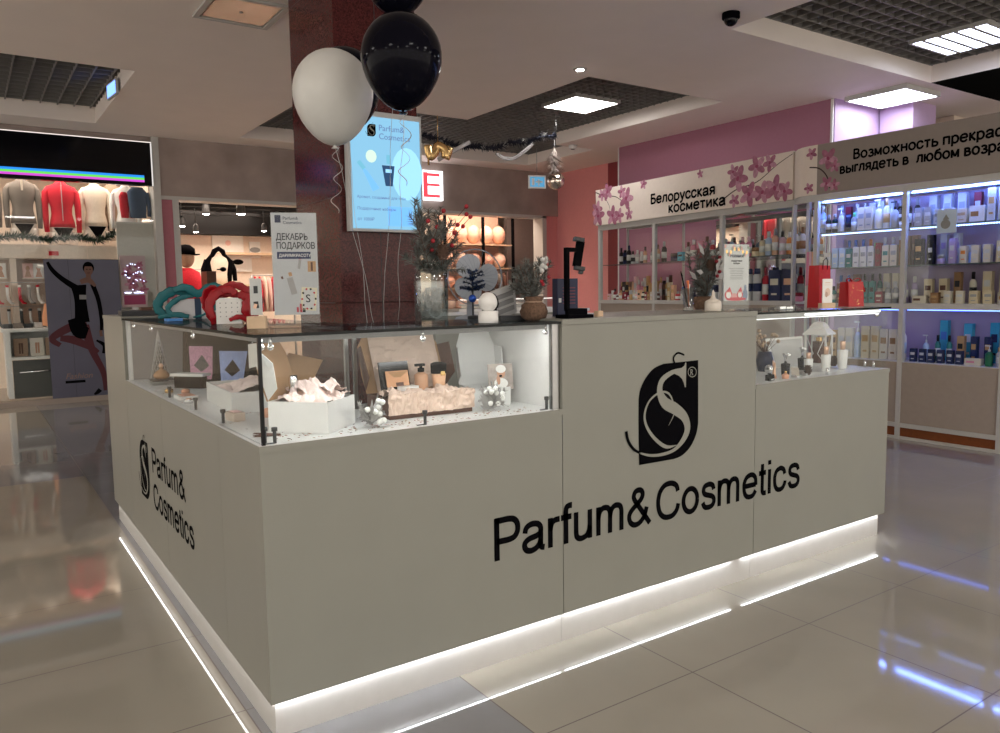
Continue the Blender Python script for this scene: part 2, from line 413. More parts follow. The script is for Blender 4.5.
# light bars below the top
lb = B().box(.03, X1-.045, .03, .034, ZG-.015, ZG).box(.03, X1-.045, .034, .058, ZG-.006, ZG).make('light_bar', MGREY, t)
B().box(.035, X1-.05, .037, .055, ZG-.0085, ZG-.0065).make('diffuser', emi('led_bar_front', (1,1,1), 16), lb)
lb = B().box(.03, .034, .06, YP-.05, ZG-.015, ZG).box(.034, .056, .06, YP-.05, ZG-.006, ZG).make('light_bar', MGREY, t)
B().box(.037, .053, .065, YP-.06, ZG-.0085, ZG-.0065).make('diffuser', emi('led_bar_dim', (1,1,1), 4), lb)
# end jamb and inner white cheek at the right end of the front glass
B().box(X1-.03, X1-.004, .012, .03, ZL, ZG).make('end_jamb', STEEL, t)
B().box(X1-.012, X1-.002, .03, .449, ZL, ZG).make('cheek', WHITE, t)
B().box(.02, .45, YP-.012, YP-.002, ZL, ZG).make('cheek', MGREY, t)
B().box(.012, .03, YP-.03, YP-.012, ZL, ZG).make('end_jamb', WHITE, t)
# sliding glass doors at the back with slim grey frames
def sliding(x0, x1, y, axis):
    f = B(); gl = B(); w = .012
    def bx(q, a0, a1, z0, z1, th=.012):
        if axis == 'x': q.box(a0, a1, y-th/2, y+th/2, z0, z1)
        else: q.box(y-th/2, y+th/2, a0, a1, z0, z1)
    bx(f, x0, x0+w, ZL+.003, ZG-.003); bx(f, x1-w, x1, ZL+.003, ZG-.003); bx(f, x0, x1, ZL+.003, ZL+.015); bx(f, x0, x1, ZG-.015, ZG-.003)
    bx(gl, x0+w, x1-w, ZL+.015, ZG-.015, .004)
    o = f.make('sliding_door', STEEL, t); gl.make('pane', GLASS, o)
sliding(.46, X1-.02, .445, 'x'); sliding(.46, 1.2, .445, 'y'); sliding(1.2, YP-.02, .44, 'y')
for (x, y, z, ax) in ((.05,.018,.84,'y'),(.05,.018,1.045,'y'),(.5,.018,.84,'y'),(.5,.018,1.045,'y'),(X1-.04,.02,.83,'y'),(X1-.04,.02,1.05,'y'),(.018,.05,.84,'x'),(.018,.45,.84,'x'),(.018,.79,.84,'x'),(.018,1.2,.84,'x'),(.018,.05,1.05,'x'),(.018,.79,1.05,'x'),(.018,1.5,1.05,'x'),(.018,1.9,1.05,'x')):
    b = B()
    if z < .9:
        q = V((x, y+.012, 0)) if ax == 'y' else V((x+.012, y, 0))
        b.tube([q+V((0,0,ZL)), q+V((0,0,ZL+.032))], .005, 8); b.tube([q+V((0,0,ZL+.032)), q+V((0,0,ZL+.042))], .008, 10)
        if ax == 'y': b.box(x-.03, x, y+.005, y+.009, ZL, ZL+.003)
    else:
        q = V((x, y+.014, ZG)) if ax == 'y' else V((x+.014, y, ZG))
        b.tube([q, q-V((0,0,.022))], .005, 8); b.sphere(q-V((0,0,.027)), .0085)
    b.make('glass_clamp', CHROME if z > .9 else DGREY, t)
# --- far left end cabinet
t = thing('end_cabinet', 'narrow white cabinet closing the far left end of the counter', 'cabinet')
B().box(0, .45, YP+.001, YE, ZB, ZT-.018).make('body', PANEL, t)
B().box(-.003, .45, YP, YE, ZT-.0175, ZT).make('top', PANEL, t)
# --- tall middle cabinet
t = thing('counter_cabinet', 'tall white counter cabinet in the middle of the front, between two glass showcases', 'cabinet')
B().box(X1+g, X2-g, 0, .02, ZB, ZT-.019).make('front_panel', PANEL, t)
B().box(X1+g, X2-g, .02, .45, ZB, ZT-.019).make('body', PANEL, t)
B().box(X1, X2, -.003, .46, ZT-.018, ZT).make('top', PANEL, t)
B().box(X1+.001, X2, PD, .44, 0, ZB-.001).make('plinth', mat('plinth_laminate', (.5,.49,.47), .4, noise=.02), t)
B().box(X1+.01, 1.86, .004, .010, ZB-.0006, ZB-.0002).make('led_strip', E_LED, t)
# --- right showcase
t = thing('glass_showcase', 'white counter showcase with lit glass top at the right end', 'display counter')
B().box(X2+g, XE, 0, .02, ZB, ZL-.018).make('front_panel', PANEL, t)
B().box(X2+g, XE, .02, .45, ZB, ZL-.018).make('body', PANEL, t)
B().box(X2, XE, 0, .45, ZL-.0175, ZL).make('deck', DECK, t)
B().box(X2, XE+.003, -.003, -.0002, ZL-.0175, ZL+.0005).box(XE+.0002, XE+.003, -.0002, .45, ZL-.0175, ZL+.0005).make('deck_edging', PANEL, t)
B().box(X2+.001, XE-.03, PD, .44, 0, ZB-.001).make('plinth', mat('plinth_laminate', (.5,.49,.47), .4, noise=.02), t)
B().box(1.93, XE-.035, .004, .010, ZB-.0006, ZB-.0002).make('led_strip', E_LED, t)
B().box(X2+.005, XE-.012, .012, .018, ZL, ZG).make('front_glass', GLASS, t)
B().box(XE-.012, XE-.006, .012, .44, ZL, ZG).make('side_glass', GLASS, t)
B().box(X2+.002, XE, 0, .45, ZG+.001, ZG+.009).make('glass_top', GLASS, t)
B().box(X2+.002, XE, -.0015, 0, ZG+.001, ZG+.009).make('glass_top_edge', GEDGE, t)
lb = B().box(X2+.02, XE-.05, .025, .05, ZG-.02, ZG).make('light_bar', LGREY, t)
B().box(X2+.35, XE-.05, .0235, .0245, ZG-.014, ZG-.006).box(X2+.02, XE-.05, .028, .047, ZG-.022, ZG-.0205).make('diffuser', emi('led_bar_bright', (1,1,1), 2.2), lb)
b = B().box(X2+.004, XE-.012, .44, .446, ZL, ZG)
b.make('back_glass', GLASS, t)
for (x, y) in ((XE-.03,.06),(XE-.035,.1),(XE-.45,.03)):
    B().tube([(x,y,ZL),(x,y,ZL+.03)], .006, 8).make('glass_clamp', CHROME, t)
B().tube([(XE-.05,.04,ZG),(XE-.05,.04,ZG-.025)], .007, 8).sphere((XE-.05,.04,ZG-.03), .009).make('glass_clamp', CHROME, t)
# --- back counter of the island
t = thing('back_counter', 'pale counter top at the rear of the island beside the granite column', 'counter')
B().box(1.75, XE, 2.15, YE, .1, 1.04).make('body', PANEL, t); B().box(1.74, XE, 2.13, YE, 1.041, 1.06).make('top', DECK, t)
B().box(1.76, XE-.02, 2.17, YE-.02, 0, .099).make('plinth', mat('plinth_laminate', (.5,.49,.47), .4, noise=.02), t)
t = thing('rear_showcase', 'low glass case with bright edge strip behind the tall cabinet top', 'display case')
B().box(1.95, 2.7, 2.2, 2.5, 1.0605, 1.075).make('base', WHITE, t)
B().box(1.95, 2.7, 2.2, 2.206, 1.0755, 1.13).box(1.95, 2.7, 2.494, 2.5, 1.0755, 1.13).make('glass', GLASS, t)
B().box(1.94, 2.71, 2.19, 2.51, 1.1305, 1.137).make('lid', CHROME, t)


GL = {'P':(.86,[[(.16,0),(.16,1)],[(.12,.934),(.3,.934),(.5,.934),(.66,.90),(.75,.80),(.77,.69),(.75,.58),(.66,.48),(.5,.445),(.3,.445),(.16,.445)]]),
'a':(.76,[[(.6,.5),(.6,.3),(.6,.15),(.63,.08),(.72,.06)],[(.12,.49),(.16,.61),(.27,.675),(.40,.685),(.53,.65),(.6,.56),(.6,.45)],[(.6,.42),(.45,.375),(.25,.34),(.13,.27),(.11,.17),(.17,.08),(.3,.045),(.45,.08),(.56,.17),(.6,.28)]]),
'r':(.44,[[(.14,0),(.14,.73)],[(.14,.42),(.18,.57),(.27,.65),(.44,.665)]]),
'f':(.4,[[(.2,0),(.2,.75)],[(.2,.7),(.2,.83),(.23,.91),(.3,.94),(.4,.94)],[(.04,.665),(.38,.665)]]),
'u':(.75,[[(.13,.73),(.13,.22)],[(.13,.26),(.15,.12),(.23,.055),(.34,.045),(.48,.09),(.56,.2),(.585,.32)],[(.59,.73),(.59,0)]]),
'm':(1.12,[[(.13,0),(.13,.73)],[(.13,.42),(.17,.58),(.27,.67),(.38,.68),(.48,.64),(.53,.54),(.535,.42)],[(.535,.45),(.535,0)],[(.535,.42),(.58,.58),(.68,.67),(.79,.68),(.89,.64),(.935,.54),(.94,.42)],[(.94,.45),(.94,0)]]),
'&':(.95,[[(.87,.0),(.62,.31),(.40,.58),(.29,.72),(.27,.82),(.33,.92),(.44,.95),(.55,.92),(.60,.82),(.55,.71),(.42,.60),(.25,.49),(.13,.38),(.1,.26),(.15,.13),(.27,.05),(.42,.05),(.56,.12),(.68,.26),(.75,.46)]]),
'C':(1.0,[[(.88,.70),(.83,.84),(.70,.925),(.53,.95),(.34,.91),(.19,.77),(.13,.6),(.12,.5),(.13,.38),(.2,.2),(.35,.08),(.53,.05),(.7,.08),(.84,.2),(.9,.36)]]),
'o':(.77,[[(.385+.28*math.cos(k*PI/12), .365+.315*math.sin(k*PI/12)) for k in range(25)]]),
's':(.69,[[(.58,.52),(.54,.63),(.44,.68),(.33,.685),(.2,.65),(.15,.54),(.2,.44),(.35,.385),(.5,.34),(.585,.26),(.58,.15),(.5,.07),(.35,.045),(.2,.08),(.12,.21)]]),
'e':(.76,[[(.11,.38),(.65,.38)],[(.65,.35),(.63,.55),(.53,.66),(.385,.685),(.22,.63),(.12,.5),(.105,.365),(.13,.2),(.23,.08),(.39,.045),(.53,.08),(.64,.2)]]),
't':(.38,[[(.19,.93),(.19,.17)],[(.19,.22),(.2,.11),(.26,.06),(.37,.06)],[(.03,.665),(.36,.665)]]),
'i':(.3,[[(.15,0),(.15,.73)],[(.15,.87),(.15,1)]]),
'c':(.7,[[(.6,.49),(.55,.62),(.44,.68),(.35,.685),(.2,.63),(.12,.5),(.105,.365),(.13,.2),(.22,.08),(.36,.045),(.5,.08),(.6,.2),(.62,.28)]])}
GL.update({'В':(.82,[[(.16,0),(.16,1)],[(.12,.935),(.28,.935),(.45,.93),(.6,.86),(.62,.73),(.55,.59),(.35,.53),(.16,.53)],[(.16,.53),(.3,.53),(.48,.52),(.68,.42),(.7,.28),(.62,.12),(.42,.06),(.12,.06)]]),
'Б':(.8,[[(.16,0),(.16,1)],[(.1,.94),(.66,.94)],[(.16,.56),(.28,.56),(.46,.55),(.64,.46),(.68,.3),(.62,.13),(.42,.06),(.12,.06)]]),
'в':(.7,[[(.14,0),(.14,.73)],[(.12,.67),(.25,.67),(.38,.665),(.5,.6),(.5,.47),(.38,.39),(.14,.39)],[(.14,.39),(.28,.39),(.43,.38),(.57,.3),(.57,.15),(.42,.055),(.1,.055)]]),
'р':(.75,[[(.13,-.25),(.13,.73)],[(.13,.5),(.2,.63),(.38,.685),(.55,.6),(.63,.45),(.63,.28),(.55,.12),(.38,.045),(.2,.1),(.13,.22)]]),
'з':(.65,[[(.12,.58),(.2,.66),(.36,.68),(.5,.6),(.5,.46),(.36,.39),(.25,.38)],[(.25,.38),(.42,.37),(.56,.27),(.54,.12),(.4,.045),(.22,.05),(.1,.16)]]),
'м':(.85,[[(.13,0),(.13,.73)],[(.13,.7),(.42,.1)],[(.42,.1),(.71,.7)],[(.71,.73),(.71,0)]]),
'ж':(1.,[[(.5,0),(.5,.73)],[(.1,.73),(.42,.38)],[(.42,.38),(.08,0)],[(.9,.73),(.58,.38)],[(.58,.38),(.92,0)],[(.4,.38),(.6,.38)]]),
'н':(.74,[[(.13,0),(.13,.73)],[(.6,0),(.6,.73)],[(.13,.38),(.6,.38)]]),
'т':(.66,[[(.33,0),(.33,.7)],[(.04,.67),(.62,.67)]]),
'ь':(.68,[[(.14,0),(.14,.73)],[(.14,.42),(.28,.42),(.42,.41),(.57,.33),(.58,.2),(.5,.08),(.35,.055),(.1,.055)]]),
'п':(.74,[[(.13,0),(.13,.73)],[(.6,0),(.6,.73)],[(.1,.67),(.63,.67)]]),
'к':(.64,[[(.14,0),(.14,.73)],[(.56,.73),(.2,.37)],[(.2,.4),(.6,0)]]),
'ы':(.96,[[(.14,0),(.14,.73)],[(.14,.42),(.28,.42),(.42,.41),(.57,.33),(.58,.2),(.5,.08),(.35,.055),(.1,.055)],[(.82,0),(.82,.73)]]),
'г':(.5,[[(.13,0),(.13,.73)],[(.1,.67),(.5,.67)]]),
'л':(.74,[[(.6,0),(.6,.73)],[(.22,.67),(.63,.67)],[(.24,.7),(.22,.4),(.17,.15),(.04,.06)]]),
'я':(.7,[[(.57,0),(.57,.73)],[(.57,.67),(.42,.67),(.28,.66),(.14,.58),(.14,.43),(.28,.34),(.57,.34)],[(.34,.34),(.08,0)]]),
'д':(.78,[[(.6,.05),(.6,.73)],[(.22,.67),(.63,.67)],[(.26,.7),(.24,.4),(.18,.2),(.1,.06)],[(.02,.06),(.74,.06)],[(.05,.06),(.05,-.15)],[(.71,.06),(.71,-.15)]]),
'б':(.77,[GL['o'][1][0],[(.115,.38),(.14,.65),(.25,.86),(.45,.92),(.6,1.0)]]),
'ю':(1.,[[(.12,0),(.12,.73)],[(.12,.38),(.36,.38)],[(p[0]*.95+.24, p[1]) for p in GL['o'][1][0]]]),
'у':(.66,[[(.06,.73),(.33,.06)],[(.6,.73),(.38,.15),(.28,-.12),(.18,-.22),(.05,-.2)]]),
'и':(.74,[[(.13,.73),(.13,0)],[(.13,.05),(.6,.7)],[(.6,.73),(.6,0)]]),' ':(.34,[])})
for k_, l_ in (('а','a'),('о','o'),('с','c'),('е','e')): GL[k_] = GL[l_]
def word(body, O, X, Yv, width, cap, mm, parent, sw=.148, name='lettering', z=.0008):
    X = V(X).normalized(); Yv = V(Yv).normalized(); O = V(O); tot = sum(GL[c][0] for c in body)-.25
    kx = width/tot; b = B(); x = -.1
    for i, c in enumerate(body):
        for st in GL[c][1]:
            pts = [(x+p[0], p[1]) for p in st]
            if len(pts) > 2: pts = cr(pts, 4)
            pts = [(p[0]*kx, p[1]*cap) for p in pts]
            b.ribbon(pts, [sw*cap]*len(pts), O, X, Yv, 0, z+.00001*(i % 3))
        x += GL[c][0]
    return b.make(name, mm, parent)
# --- emblem and lettering
def emblem(parent, O, Xs, Ys, name='emblem'):
    """badge with the swirling S; O lower left corner, Xs/Ys vectors spanning badge width/height"""
    w, h = Xs.length, Ys.length; X = Xs.normalized(); Yv = Ys.normalized(); N = X.cross(Yv)
    def q(px, py):
        p = aty(600+px/4.887, 330+py/4.887, 0)
        return ((p.x-1.342)/.305*w, (p.z-.564)/.356*h)
    def P(px, py, k): a = q(px, py); return O+X*a[0]+Yv*a[1]+N*k
    k = w/.305
    out = [(190,660),(188,500),(188,340)]+[t_[:2] for t_ in cr([(188,340),(196,290),(222,235),(262,188),(310,165)], 4)][1:]+[(395,156),(478,147),(478,300),(478,455)]+[t_[:2] for t_ in cr([(478,455),(468,510),(440,570),(400,612),(360,630)],4)][1:]
    bb = B().prism([P(x, y, .0005) for x, y in out][::-1], N*.001)
    o = bb.make(name, BLACK, parent)
    def stroke(rows, nm, mm, z=.002):
        rows = cr(rows, 6); pts = [q(r[0], r[1]) for r in rows]; ws = [r[2]/4.887*.0046*k for r in rows]
        B().ribbon(pts, ws, O, X, Yv, 0, z).make(nm, mm, o)
    stroke([(416,158,3),(405,190,14),(350,207,18),(302,245,24),(290,300,30),(315,355,44),(365,385,46),(410,425,38),(425,480,32),(405,535,24),(360,585,14),(300,608,12),(240,612,10),(190,600,6)], 'letter_s', PANEL)
    B().prism([P(x, y, .0021) for x, y in ((419,158),(417,279),(412,279),(407,258),(398,238),(384,224),(362,214),(345,212),(345,196),(372,194),(395,186),(410,174))][::-1], N*.0002).make('serif', PANEL, o)
    stroke([(372,562,2),(320,570,14),(265,530,14),(225,470,12),(216,410,10),(240,345,8),(290,305,8),(330,308,8),(352,345,7),(360,405,5),(333,466,2)], 'loop', PANEL, .0022)
    stroke([(363,165,8),(357,135,8),(378,112,8),(410,122,7)], 'hook', BLACK)
    stroke([(196,602,8),(160,580,12),(135,540,13),(126,495,13)], 'tail', BLACK)
    ring = [(448+20*math.cos(a_*PI/8), 205+24*math.sin(a_*PI/8), 3) for a_ in range(17)]
    stroke(ring, 'mark_ring', PANEL, .0023)
    a = q(438, 222); text('mark_letter', 'R', .042*h/.356*.8, frameM(O+X*a[0]+Yv*a[1]+N*.002, X, Yv), PANEL, o, xs=.8)
    return o
t = thing('front_lettering', 'large black vinyl words and emblem across the white counter front', 'lettering', (0,0,0))
emblem(t, V((1.342,-.0005,.564)), V((.305,0,0)), V((0,0,.356)))
word('Parfum&', (.720,-.0002,.343), (1,0,0), (0,0,1), .668, .137, BLACK, t)
word('Cosmetics', (1.437,-.0002,.340), (1,0,0), (0,0,1), .835, .14, BLACK, t)
t = thing('side_lettering', 'black vinyl words and emblem on the left side of the counter', 'lettering', (0,0,0))
emblem(t, V((-.0005,1.738,.315)), V((0,-.19,0)), V((0,0,.255)))
word('Parfum&', (-.0002,1.46,.462), (0,-1,0), (0,0,1), .57, .105, BLACK, t)
word('Cosmetics', (-.0002,1.465,.312), (0,-1,0), (0,0,1), .67, .105, BLACK, t)
# ================================================================== THINGS ON THE COUNTER
TOP = ZG+.0095
from mathutils import noise as mnoise
def nz(p, k=1): return mnoise.noise(V(p)*k)
def needles(b, p0, p1, n, L, r=.0019, mi=0, spread=1.0):
    p0, p1 = V(p0), V(p1); ax = (p1-p0).normalized(); e1 = ax.orthogonal().normalized(); e2 = ax.cross(e1)
    for i in range(n):
        t = (i+random.random())/n; a = random.random()*2*PI; q = p0.lerp(p1, t)
        d = (ax*.75+(e1*math.cos(a)+e2*math.sin(a))*spread).normalized()*L*(1-.4*t)*random.uniform(.7,1.1)
        s = d.cross(ax).normalized()*r
        b.add([q+s, q-s, q+d], [(0,1,2)], mi); s2 = s.cross(d).normalized()*r
        b.add([q+s2, q-s2, q+d], [(0,1,2)], mi)
def berries(t, ps, mm, r=.0065, name='berry'):
    for p in ps: B().sphere(p, r, 0, 7).make(name, mm, t)
def twig(b, p0, p1, n=40, L=.03, mi=0, bend=.02, stem=1):
    p0, p1 = V(p0), V(p1); k = 5; pr = None
    o = V((random.uniform(-bend,bend), random.uniform(-bend,bend), random.uniform(-bend*.3,bend)))
    pts = [p0.lerp(p1, i/k)+o*math.sin(PI*i/k) for i in range(k+1)]
    b.tube(pts, .0015, 5, stem)
    for i in range(k): needles(b, pts[i], pts[i+1], max(6, int(n*1.8)//k), L, mi=mi)
def cone(b, c, r, mi=0, n=5):
    c = V(c)
    for j in range(n):
        z = -r+2*r*(j+.5)/n; rr = r*math.sqrt(max(.1, 1-(z/r)**2*.8)); m_ = 8
        for k in range(m_):
            a = 2*PI*(k+.5*(j % 2))/m_; d = V((math.cos(a), math.sin(a), .35)).normalized(); s = V((-math.sin(a), math.cos(a), 0))
            q = c+V((0,0,z)); w = rr*.42
            b.add([q+d*rr*.3, q+d*rr*.8+s*w, q+d*rr*1.1+V((0,0,r*.15)), q+d*rr*.8-s*w, q+d*rr*.6-V((0,0,r*.25))], [(0,1,2,3),(0,3,4),(0,4,1),(1,4,2),(2,4,3)], mi)
    b.sphere(c, r*.6, mi, 6)
def crumple(b, cx, cy_, z, sx, sy, h, seed, mi=0, n=34, edge=.0):
    def fn(u, v):
        x = (u-.5)*2; y = (v-.5)*2; rr = max(abs(x), abs(y))
        zz = h*(.6+.5*nz((u*3+seed, v*3, seed))+.22*abs(nz((u*8, v*8+seed, 1.3)))+.08*nz((u*17, v*17, seed)))*(1-.3*rr)
        return V((cx+x*sx/2*(1+.12*nz((v*5, seed, u))), cy_+y*sy/2*(1+.12*nz((u*5, seed, v*3))), z+zz-edge*max(0, rr-.75)*4*h))
    b.grid(fn, n, n, mi, False)

# --- balloons (strings are children)
def balloon(name, c, r, mm, label, string_to, curl=True, knot=True):
    c = V(c); t = thing(name, label, 'balloon', c)
    prof = [(.0012,-1.28)]
    for j in range(1, 19):
        a = PI*j/19; z = -math.cos(a); w = math.sin(a)
        z *= 1.06
        if z < 0: z = z*1.22; w = w*(1-.13*(-z/1.24)**1.5)
        prof.append((w, z))
    prof.append((.001, 1.06)); prof = [(p[0]*r, p[1]*r) for p in prof]
    B().lathe(prof, 28).make('skin', mm, t)
    B().lathe([(.006,-1.27*r),(.004,-1.3*r),(.013,-1.36*r),(.004,-1.37*r)], 12).make('knot', mm, t)
    e = V(string_to)-c; p0 = V((0,0,-1.3*r))
    b = B(); b.tube([p0.lerp(e, k/12)+V((.006*math.sin(k*1.3), 0, 0)) for k in range(13)], .0009, 5)
    b.make('string', LGREY, t)
    if curl:
        b = B(); pts = []
        for k in range(46): a = k*.42; pts.append(p0+V((.016*math.cos(a)+.01*math.sin(k*.1), .016*math.sin(a), -.0052*k-.003)))
        b.tube(pts, .0016, 5, 0, .4); b.make('curled_ribbon', mat('ribbon_silver', (.45,.42,.42), .3), t)
    return t
WB = mat('balloon_white', (.62,.62,.6), .3, noise=.02, spec=.35); BB = mat('balloon_black', (.003,.003,.007), .1, noise=.02, spec=.07)
def dep(u, v, d): return CAM+ray(u, v)/F_PX*d
balloon('balloon', dep(333,93,2.78), .142, WB, 'pearl white balloon floating in front of the granite column', (.86,1.0,.8))
balloon('balloon', dep(401.5,57,2.52), .131, BB, 'large glossy black balloon higher and right of the white one', (.72,.62,TOP))
balloon('balloon', dep(345,86,3.12), .142, BB, 'black balloon half hidden behind the white balloon', (.80,1.0,.8), False)
balloon('balloon', dep(396,-34,2.9), .14, BB, 'black balloon at the very top, only its underside in view', (.85,1.05,.8), False)

# --- bell jar vase with winter branches
def winter_vase(loc):
    t = thing('glass_vase', 'clear bell-shaped glass vase holding frosted pine branches with red berries', 'vase', loc)
    B().lathe([(.052,0),(.054,.006),(.055,.13),(.052,.155),(.04,.178),(.03,.188),(.028,.195),(.025,.195),(.027,.187),(.037,.176),(.049,.153),(.052,.128),(.051,.008),(.001,.008)], 24).make('jar', glassmat('jar_glass', (.86,.9,.9), .02, haze=.07), t)
    b = B()
    for k in range(26):
        p = []; a = random.random()*6; 
        for j in range(9): a += random.uniform(.3,1.1); rr = random.uniform(.01,.045); p.append((rr*math.cos(a), rr*math.sin(a), random.uniform(.015,.115)))
        b.tube(cr(p, 3), .0011, 4)
    b.make('filler_twigs', FROST, t)
    return t
v_ = winter_vase((.640,.225,TOP))
t = thing('branch_bouquet', 'bushy frosted pine bouquet with red berries and a cone above the glass vase', 'bouquet', (.640,.225,TOP+.19))
b = B(); 
def pxp(u, v, y=.225): p = aty(u, v, y); return p-V((.640,.225,TOP+.19))
tips = [(408,200),(416,214),(425,198),(436,212),(446,206),(458,222),(412,232),(460,240),(418,248),(452,252),(464,258),(430,225),(440,232),(424,240),(411,256),(468,270),(448,266),(420,264)]
for (u, v) in tips:
    e = pxp(u, v); e.y += random.uniform(-.05,.06); twig(b, (0,0,-.03), e, 46, .035, bend=.025)
    for k in range(2): 
        q = e*random.uniform(.35,.7); twig(b, q, q+V((random.uniform(-.06,.06), random.uniform(-.05,.05), random.uniform(.02,.08))), 24, .028, bend=.01)
b.make('pine_twigs', [PINE, BROWN], t)
b = B()
for (u, v) in [(458,208),(463,218),(459,227),(456,216),(437,212),(431,228),(424,242),(446,234),(450,226),(428,250),(447,246),(421,222)]:
    c = pxp(u, v); c.y = random.uniform(-.07,-.02); berries(t, [c], mat('berry_red', (.3,.02,.03), .35), .0075)
    B().tube([c, c+V((-.02,.02,-.03))], .001, 4).make('berry_stem', BROWN, t)
b = B(); c = pxp(435, 254); c.y = -.05; cone(b, c, .024); b.make('cone', CONE, t)
# --- dark blue glittery ornament bush behind the jar
t = thing('blue_tinsel_tree', 'small dark blue tinsel tree behind the bell vase', 'decoration', (.91,.40,TOP))
b = B(); b.tube([(0,0,0),(0,0,.17)], .003, 6, 1)
for k in range(22):
    a = random.random()*6.3; z = random.uniform(.1,.17); twig(b, (0,0,z), (math.cos(a)*.045, math.sin(a)*.045, z+.01), 14, .014, bend=.003)
b.lathe([(.02,0),(.02,.012),(.005,.014)], 12, mi=1).make('twigs', [mat('tinsel_blue', (.01,.03,.1), .4, .3), DGREY], t)
B().sphere((-.03,-.045,.075), .014).make('bauble', mat('bauble_blue', (.03,.1,.5), .15, .4), t)
# --- round security camera
t = thing('indoor_camera', 'round white home camera on a short drum base at counter edge', 'camera', (.770,.09,TOP))
B().lathe([(.031,0),(.032,.002),(.032,.036),(.030,.038),(.001,.038)], 24).make('base', WHITE, t)
h = B().sphere((0,0,.066), .031, 0, 14).make('head', WHITE, t)
B().lathe([(.026,0),(.0265,.004),(.001,.006)], 20, (.018,-.0,.068), R=Matrix.Rotation(math.radians(78), 3, 'Y')).make('lens_face', BLACKG, h)
# --- desk fan
t = thing('desk_fan', 'grey desk fan with translucent round blades', 'fan', (1.00,.56,1.06))
FANM = mat('fan_grey', (.26,.28,.32), .35)
b = B().lathe([(.07,-.01),(.07,.0),(.055,.02),(.015,.03),(.012,.14)], 20, (0,0,.01)); b.make('stand', FANM, t)
R_ = Matrix.Rotation(math.radians(-18), 3, 'Z')
hub = V((0,-.03,.15+.03))
b = B()
for k in range(3):
    a0 = 2*PI*k/3+.5; pts = []
    for j in range(17):
        a = 2*PI*j/16; pts.append((.05*math.cos(a)*1.05, .05+.042*math.sin(a)))
    o = [hub+R_@V((p[0]*math.cos(a0)-p[1]*math.sin(a0), -.01+.25*p[0], p[0]*math.sin(a0)+p[1]*math.cos(a0))) for p in pts[:-1]]
    b.prism(o, R_@V((0,.003,0)))
b.make('blades', mat('fan_blade', (.34,.37,.42), .3), t)
B().lathe([(.001,-.02),(.022,-.018),(.024,.0),(.02,.05),(.001,.055)], 16, hub, R=R_@Matrix.Rotation(-PI/2, 3, 'X')).make('motor', FANM, t)
b = B()
for r in (.105,): b.tube([hub+R_@V((r*math.cos(a*PI/16), -.015, r*math.sin(a*PI/16))) for a in range(33)], .0025, 6)
for k in range(28):
    a = 2*PI*k/28; b.tube([hub+R_@V((.02*math.cos(a), -.03, .02*math.sin(a))), hub+R_@V((.1*math.cos(a+.15), -.028, .1*math.sin(a+.15))), hub+R_@V((.105*math.cos(a+.2), -.015, .105*math.sin(a+.2)))], .0006, 4)
b.make('cage', FANM, t)
# --- open laptop / till seen from behind
t = thing('till_screen', 'small grey till with slanted screen between camera and burlap pot', 'till', (.935,.24,TOP))
b = B().cbox((-.0,0,.008), (.10,.11,.016)); b.make('base', DGREY, t)
R_ = Matrix.Rotation(math.radians(-16), 3, 'Y')@Matrix.Rotation(math.radians(14), 3, 'X')
b = B().cbox((0,0,.062), (.095,.012,.105), R_); s_2 = b.make('screen_back', LGREY, t)
b = B()
for z in (.035,.062,.089): b.cbox(R_@V((0,-.009,z-.062))+V((0,0,.062)), (.07,.004,.016), R_)
b.make('slot', MGREY, s_2)
B().cbox((-.055,.01,.045), (.02,.06,.08), R_).make('side_wedge', BLACK, t)
# --- burlap wrapped pine arrangement
def burlap_pine(loc, label, sc_=1, grey=0):
    t = thing('pine_arrangement', label, 'plant', loc)
    b = B(); b.lathe([(.028,0),(.04,.01),(.046,.03),(.04,.052),(.026,.062),(.034,.078),(.03,.08)], 16)
    o = b.make('burlap_wrap', BURLAP, t)
    for v in o.data.vertices: a = math.atan2(v.co.y, v.co.x); k = 1+.1*math.sin(a*7+v.co.z*60); v.co.x *= k*sc_; v.co.y *= k*sc_; v.co.z *= sc_
    B().tube([(.028*sc_*math.cos(a*PI/8), .028*sc_*math.sin(a*PI/8), .062*sc_) for a in range(17)], .003, 6).make('twine', TANF, t)
    return t
t = burlap_pine((.992,.145,TOP), 'burlap-wrapped frosted pine arrangement beside the black phone stand')
b = B()
for k in range(26):
    a = random.random()*6.3; e = V((math.cos(a)*random.uniform(.02,.075), math.sin(a)*.04, random.uniform(.1,.21)))
    if k < 9: e = V((-random.uniform(.05,.095), random.uniform(-.02,.02), random.uniform(.12,.19)))
    twig(b, (0,0,.07), e, 40, .03, bend=.015)
b.make('pine_twigs', [PINE, BROWN], t)
b = B()
for k in range(16): b.sphere((random.uniform(-.005,.03), -.03+random.uniform(-.015,.015), random.uniform(.165,.215)), .008, 0, 6)
b.make('cotton_bolls', mat('cotton', (.6,.6,.58), .9), t)
berries(t, ((.035,-.04,.145),(-.0,-.045,.13),(.01,-.04,.12)), mat('berry_red', (.3,.02,.03), .35))
